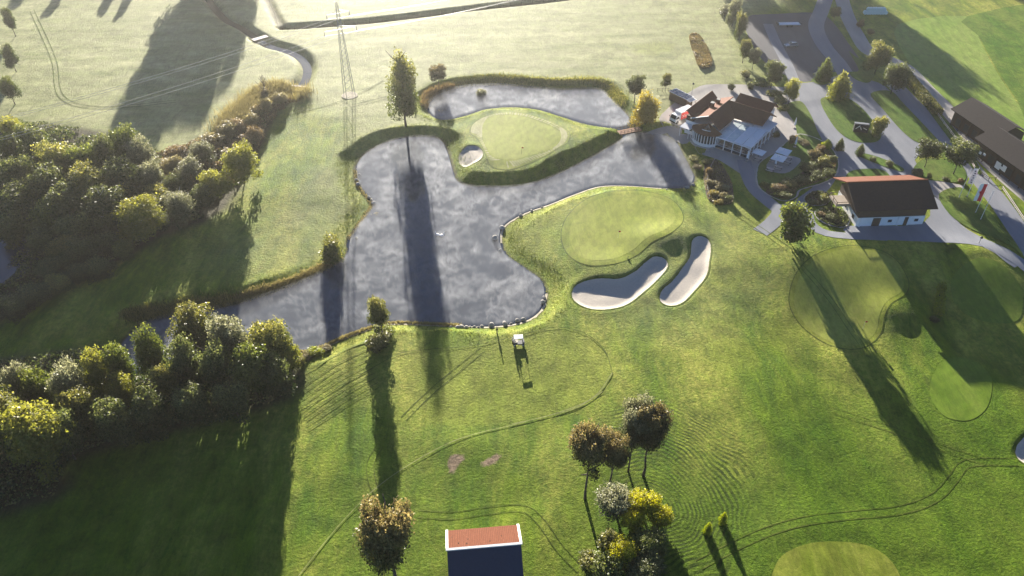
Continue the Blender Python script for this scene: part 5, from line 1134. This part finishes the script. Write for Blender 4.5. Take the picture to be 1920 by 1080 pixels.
p = P(1424, 283, 2.5); parasol(p[0], p[1], 2.9, 2.5, ROT, 'open square parasol beside the corner of the glass-roofed terrace')
def closed_parasol(u, v, label):
    g = Pg(u, v); r = empty('closed_parasol', (g[0], g[1], .1), 0, label, 'parasol', 'closed white parasols'); MB().tube((0, 0, 0), (0, 0, 3.2), .04, .04, 8).build('pole', M['wood'], r)
    mb = MB(); mb.tube((0, 0, .9), (0, 0, 1.6), .28, .24, 9); mb.tube((0, 0, 1.6), (0, 0, 3.1), .24, .05, 9); mb.build('canopy', M['canvas'], r); MB().box(0, 0, .06, .7, .7, .12).build('base', M['kerb'], r)
closed_parasol(1490, 276, 'closed white parasol at the upper edge of the garden'); closed_parasol(1453, 313, 'closed white parasol beside the open pair'); closed_parasol(1489, 240, 'closed white parasol beside the terrace shrubs'); closed_parasol(1400, 302, 'closed white parasol at the corner of the glass-roofed terrace')
tp = [Pg(u, v) for u, v in ((1443, 322), (1458, 318), (1475, 308), (1450, 305), (1477, 300), (1420, 302))]; paved_t = sheet('patio', world_poly([(1435,308),(1462,290),(1502,298),(1490,315),(1470,326),(1445,325)], None, 3), .3, M['kerb'], grid=2) if False else paved('patio', [(1437,310),(1460,292),(1500,298),(1492,314),(1472,326),(1446,322)], 'gravel')
def table(x, y, rot, label, group='picnic tables on the terraces'):
    r = empty('picnic_table', (x, y, hz(x, y)+.2), rot, label, 'table', group); MB().box(0, 0, .74, 1.8, .8, .05).build('table_top', M['plank'], r)
    for s in (-1, 1):
        MB().box(0, s*.68, .45, 1.8, .28, .05).build('bench_seat', M['plank'], r)
        for t in (-1, 1): MB().box(t*.75, s*.32, .37, .08, .08, .72).build('leg', M['wood'], r); MB().box(t*.75, s*.68, .22, .06, .06, .44).build('leg', M['wood'], r)
for (g, lb) in zip(tp, ('table at the left end of the garden patio', 'table in front of the open parasols', 'table on the right of the garden patio', 'table beneath the nearer open parasol', 'table beneath the farther open parasol', 'table beneath the parasol at the terrace corner')): table(g[0], g[1], ROT+random.uniform(-.1, .1), lb)
for i, (x, y) in enumerate(((5.2, -11.2), (7.6, -11.4), (10.0, -11.2), (12.0, -9.2), (9.2, -8.6), (6.4, -8.4), (12.1, -6.4))):
    q = clubp(x, y); table(q[0], q[1], ROT, ('table under the glass roof, %s from the bay side' % ORD[i]), 'tables under the glass roof')

# footbridge
def footbridge():
    A = P(1160, 249, .25); B_ = P(1200, 241, .25); L = math.hypot(B_[0]-A[0], B_[1]-A[1]); a = math.atan2(B_[1]-A[1], B_[0]-A[0])
    r = empty('footbridge', ((A[0]+B_[0])/2, (A[1]+B_[1])/2, .25), a, 'timber footbridge with dark railings between island and clubhouse', 'bridge')
    n = 22
    for i in range(n): MB().box(-L/2+L*(i+.5)/n, 0, 0, L/n-.04, 2.2, .08).build('plank', M['redwood'], r)
    for s in (-1, 1):
        MB().box(0, s*.95, -.2, L, .16, .3).build('beam', M['wood'], r)
        for i in range(7): MB().box(-L/2+L*i/6, s*1.15, .45, .1, .1, 1.2).build('rail_post', M['wood'], r)
        for z in (.55, 1.02): MB().box(0, s*1.15, z, L+.2, .06, .1).build('rail', M['wood'], r)
footbridge()
def plank_bridge(u0, v0, u1, v1, w_, label, z=.05):
    A = P(u0, v0, z); B_ = P(u1, v1, z); L = math.hypot(B_[0]-A[0], B_[1]-A[1]); a = math.atan2(B_[1]-A[1], B_[0]-A[0]); r = empty('plank_bridge', ((A[0]+B_[0])/2, (A[1]+B_[1])/2, z+.15), a, label, 'bridge', 'small bridges over the stream')
    n = 10
    for i in range(n): MB().box(-L/2+L*(i+.5)/n, 0, 0, L/n-.03, w_, .1).build('plank', M['plank'], r)
    for s in (-1, 1): MB().box(0, s*w_*.4, -.14, L, .2, .18).build('beam', M['wood'], r)
plank_bridge(474, 76, 501, 68, 2.0, 'wide pale plank bridge over the stream in the field'); plank_bridge(547, 161, 575, 164, .7, 'narrow pale plank bridge over the stream above the reeds')

# pylon and cables
def pylon():
    x, y = -47.3, 212.2; H = 27.5; r = empty('power_pylon', (x, y, hz(x, y)), R(28), 'tall lattice power pylon standing in the meadow', 'pylon')
    s0, s1 = 1.35, .45
    def cr(z): return s0+(s1-s0)*z/H
    for sx in (-1, 1):
        for sy in (-1, 1): MB().tube((sx*s0, sy*s0, 0), (sx*s1*.5, sy*s1*.5, H), .07, .05, 4).build('leg', M['steel'], r)
    mb = MB(); z = .5
    while z < H-1.5:
        h = cr(z)*1.5
        for k in range(4):
            c = [(-1, -1), (1, -1), (1, 1), (-1, 1)]; a = c[k]; b = c[(k+1) % 4]; f = lambda zz: (s0+(s1*.5-s0)*zz/H)
            mb.tube((a[0]*f(z), a[1]*f(z), z), (b[0]*f(z+h), b[1]*f(z+h), z+h), .028, .028, 3); mb.tube((b[0]*f(z), b[1]*f(z), z), (a[0]*f(z+h), a[1]*f(z+h), z+h), .028, .028, 3)
        z += h
    o = mb.build('lattice', M['steel'], r)
    for z, l_ in ((H-3.2, 3.2), (H-7.6, 4.6)):
        for s in (-1, 1):
            m = MB(); m.tube((0, .2, z), (s*l_, 0, z+.1), .06, .04, 4); m.tube((0, -.2, z), (s*l_, 0, z+.1), .06, .04, 4); m.tube((0, 0, z+1.0), (s*l_, 0, z+.1), .045, .03, 4); m.build('cross_arm', M['steel'], r)
            MB().tube((s*l_, 0, z), (s*l_, 0, z-1.1), .09, .09, 6).build('insulator', M['plank'], r)
    MB().tube((0, 0, H-1), (0, 0, H+.6), .06, .04, 5).build('peak', M['steel'], r)
    g = hz(x, y); MB().prism([(2.4*math.cos(t*.523), 2.4*math.sin(t*.523)) for t in range(12)], -.3, .22).build('footing', M['shore'], r)
    # cables (each strung wire is a thing of its own)
    c, s = math.cos(R(28)), math.sin(R(28)); i = 0
    for z, l_ in ((H-4.3, 3.2), (H-8.7, 4.6)):
        for sg in (-1, 1):
            p0 = Vector((x+c*sg*l_, y+s*sg*l_, z))
            for (dx, dy, nm) in ((-160, -112, 'left'), (150, 115, 'right')):
                p1 = p0+Vector((dx, dy, 0)); mb = MB(); n = 18
                for k in range(n):
                    t0, t1 = k/n, (k+1)/n; q0 = p0.lerp(p1, t0); q1 = p0.lerp(p1, t1); q0.z -= 4*5*t0*(1-t0); q1.z -= 4*5*t1*(1-t1); mb.tube(q0, q1, .035, .035, 4)
                o = mb.build('power_cable', M['wire']); tag(o, '%s %s cable strung from the pylon towards the %s' % ('upper' if l_ < 4 else 'lower', 'near' if sg > 0 else 'far', 'wood' if nm == 'left' else 'upper right'), 'cable', 'cables of the power pylon')
pylon()
# wire fence along the far ditch
def fence(px, name, label, sp=4.0, h=1.2, rails=None, mat='wood', cat='fence', jitter=0):
    L = world_line(px); d = np.r_[0, np.cumsum(np.linalg.norm(np.diff(L, axis=0), axis=1))]; n = max(2, int(d[-1]/sp)); s = np.linspace(0, d[-1], n+1); q = np.stack([np.interp(s, d, L[:, 0]), np.interp(s, d, L[:, 1])], 1); z = hfull(q[:, 0], q[:, 1])
    r = empty(name, (q[0][0], q[0][1], z[0]), 0, label, cat); me = None
    for k in range(n+1):
        hh = h
        if me is None: o = MB().tube((0, 0, -.1), (0, 0, hh), .07, .06, 6).build('post', M[mat], r); me = o.data
        else: o = link('post', me, r)
        o.location = (q[k][0]-q[0][0], q[k][1]-q[0][1], z[k]-z[0])
    for zz, rad in (rails or ((.5, .012), (1.0, .012))):
        mb = MB()
        for k in range(n): mb.tube((q[k][0]-q[0][0], q[k][1]-q[0][1], z[k]-z[0]+zz), (q[k+1][0]-q[0][0], q[k+1][1]-q[0][1], z[k+1]-z[0]+zz), rad, rad, 4)
        mb.build('rail', M[mat], r)
    return r
fence([(500,-12),(515,26),(530,50),(610,45),(700,37),(820,23),(930,9),(1040,-4),(1120,-14)], 'wire_fence', 'post-and-wire fence along the ditch across the far meadow', 4.2, 1.3)
fence([(1756,216),(1785,255),(1812,292),(1826,318)], 'roadside_fence', 'pale railing between the two roads below the hedge', 2.5, .9, ((.45, .06), (.85, .07)), 'plank')
fence([(1878,355),(1895,380),(1915,410),(1935,440)], 'roadside_fence', 'pale double railing at the right frame edge by the club road', 2.5, .9, ((.45, .06), (.85, .07)), 'plank')
fence([(1836,325),(1850,338),(1866,338)], 'wooden_rail', 'short dark wooden rail at the end of the verge near the flags', 1.6, 1.0, ((.5, .05), (.9, .06)))
fence([(1232,172),(1255,172),(1262,180)], 'wooden_rail', 'short wooden rail beside the hut with solar panels', 1.6, 1.1, ((.5, .05), (1.0, .05)))
fence([(1340,300),(1330,318),(1326,345),(1330,370)], 'rope_fence', 'thin pale fence along the shore bed', 1.5, .8, ((.7, .03),), 'plank')

# wrapped bales
def bales():
    def me():
        mb = MB(); n = 14
        mb.tube((0, -.6, 0), (0, .6, 0), .66, .66, n); o = mb.build('bale', M['wrap'], bevel=.09); return o
    b0 = me(); A = Pg(1619, 27); B_ = Pg(1662, 27); k = 0
    for row, n in ((0, 9), (1, 7)):
        for i in range(n):
            o = b0 if k == 0 else b0.copy()
            if k: COL.objects.link(o)
            t = (i+.5+row)/(9); x = A[0]+(B_[0]-A[0])*t; y = A[1]+(B_[1]-A[1])*t; o.location = (x, y+.2*random.random(), .66+row*1.12); o.rotation_euler = (0, random.random()*3, random.uniform(-.06, .06)); o.scale = (1, 1, 1); o.name = 'wrapped_bale'; k += 1
            tag(o, 'pale wrapped bale, %s from the left in the %s row of the stack' % (ORD[i], 'upper' if row else 'lower'), 'bale', 'wrapped bales in the upper right meadow')
bales()
# reddish flower plot in the meadow: a dense low patch of dry plants
FP = world_poly([(1292,72),(1297,65),(1310,66),(1320,78),(1332,105),(1335,122),(1325,129),(1310,126),(1300,100)], None, 3)
island('flower_bed', [(1292,72),(1297,65),(1310,66),(1320,78),(1332,105),(1335,122),(1325,129),(1310,126),(1300,100)], 'soil')
scatter('flower_patch', FP, 9000, .2, .9, 'straw', 'oval patch of dry straw-coloured flowers in the far meadow', 'flowers', 91, -.5)
scatter('flower_patch', FP, 3500, .2, 1.0, 'rust', 'reddish seed heads scattered over the oval flower patch', 'flowers', 92, -.3)
# swans on the pond
def swan(x, y, rot, label):
    r = empty('swan', (x, y, WZ), rot, label, 'swan', 'swans on the pond'); bm = bmesh.new(); bmesh.ops.create_uvsphere(bm, u_segments=14, v_segments=8, radius=.5)
    for v in bm.verts:
        v.co.x *= 1.15; v.co.y *= .62; v.co.z = v.co.z*.55+.14
        if v.co.x < -.3: v.co.z += (-.3-v.co.x)*.5
    me = bpy.data.meshes.new('body'); bm.to_mesh(me); bm.free(); me.materials.append(M['whitemetal']); link('body', me, r)
    n = MB(); pts = [(.45, 0, .2), (.62, 0, .5), (.58, 0, .8), (.66, 0, .98), (.8, 0, .95)]
    for i in range(4): n.tube(pts[i], pts[i+1], .08-.012*i, .07-.012*i, 8)
    n.build('neck', M['whitemetal'], r); MB().tube((.78, 0, .95), (.98, 0, .9), .045, .015, 6).build('beak', M['gold'], r)
p = P(821, 441, WZ); swan(p[0], p[1], 2.7, 'white swan on the left of the pair in mid pond'); p = P(828, 442, WZ); swan(p[0], p[1], .3, 'white swan on the right of the pair in mid pond')

# ------------------------------------------------------------------ mist over the water and the morning haze
def vol_mat(name, dens, col, aniso, noisy=False):
    m = bpy.data.materials.new(name); m.use_nodes = True; n = m.node_tree.nodes; l = m.node_tree.links; n.clear(); out = n.new('ShaderNodeOutputMaterial'); v = n.new('ShaderNodeVolumePrincipled')
    v.inputs['Color'].default_value = col+(1,); v.inputs['Density'].default_value = dens; v.inputs['Anisotropy'].default_value = aniso; l.new(v.outputs[0], out.inputs['Volume']); return m, n, l, v
def mist_mat():
    m, n, l, v = vol_mat('steam', 0, (.92, .95, 1), .3); tc = n.new('ShaderNodeTexCoord'); vec = tc.outputs['Object']
    mp = n.new('ShaderNodeMapping'); mp.inputs['Scale'].default_value = (1, 1, .35); l.new(vec, mp.inputs['Vector']); vec = mp.outputs[0]
    n1 = ramp(n, l, noise(n, l, .075, 3, .6, vec, .8), .40, .66)
    n2 = ramp(n, l, noise(n, l, .34, 8, .68, vec, .7), .42, .80)
    rn = noise(n, l, .22, 6, .62, vec, .35); rs = n.new('ShaderNodeMath'); rs.operation = 'SUBTRACT'; l.new(rn, rs.inputs[0]); rs.inputs[1].default_value = .5; ra = n.new('ShaderNodeMath'); ra.operation = 'ABSOLUTE'; l.new(rs.outputs[0], ra.inputs[0])
    rd = ramp(n, l, ra.outputs[0], .0, .055, (1, 1, 1), (0, 0, 0)); n1b = ramp(n, l, noise(n, l, .06, 3, .6, vec, .5), .36, .6)
    fm = n.new('ShaderNodeMath'); fm.operation = 'MULTIPLY'; l.new(rd, fm.inputs[0]); l.new(n1b, fm.inputs[1]); fs = n.new('ShaderNodeMath'); fs.operation = 'MULTIPLY'; l.new(fm.outputs[0], fs.inputs[0]); fs.inputs[1].default_value = .22
    m0 = n.new('ShaderNodeMath'); m0.operation = 'MULTIPLY'; l.new(n1, m0.inputs[0]); l.new(n2, m0.inputs[1]); mu = n.new('ShaderNodeMath'); mu.operation = 'ADD'; l.new(m0.outputs[0], mu.inputs[0]); l.new(fs.outputs[0], mu.inputs[1])
    ma = n.new('ShaderNodeMath'); ma.operation = 'MULTIPLY_ADD'; l.new(mu.outputs[0], ma.inputs[0]); ma.inputs[1].default_value = MIST; ma.inputs[2].default_value = .055
    l.new(ma.outputs[0], v.inputs['Density']); return m
def mist_sheet(poly, z, nm):
    """low wisps of steam standing on the water"""
    mb = MB(); mb.prism([tuple(p) for p in expand(poly, -.3)[::2]], z, z+.9); o = mb.build(nm, M['mist']); tag(o, 'thin morning steam lying on the pond', 'mist', kind='stuff'); return o
M['mist'] = mist_mat()
mist_sheet(POND, WZ+.04, 'mist'); mist_sheet(POND2, WZ+.04, 'mist')
if HAZE_DENSITY > 0:
    hm, n, l, v = vol_mat('morning_haze', HAZE_DENSITY, (1.0, .97, .90), .74)
    o = MB().box(0, 0, 50, 5200, 5200, 114).build('haze', hm); tag(o, 'thin morning haze filling the air over the course', 'haze', kind='stuff')
print('objects', len(bpy.data.objects))
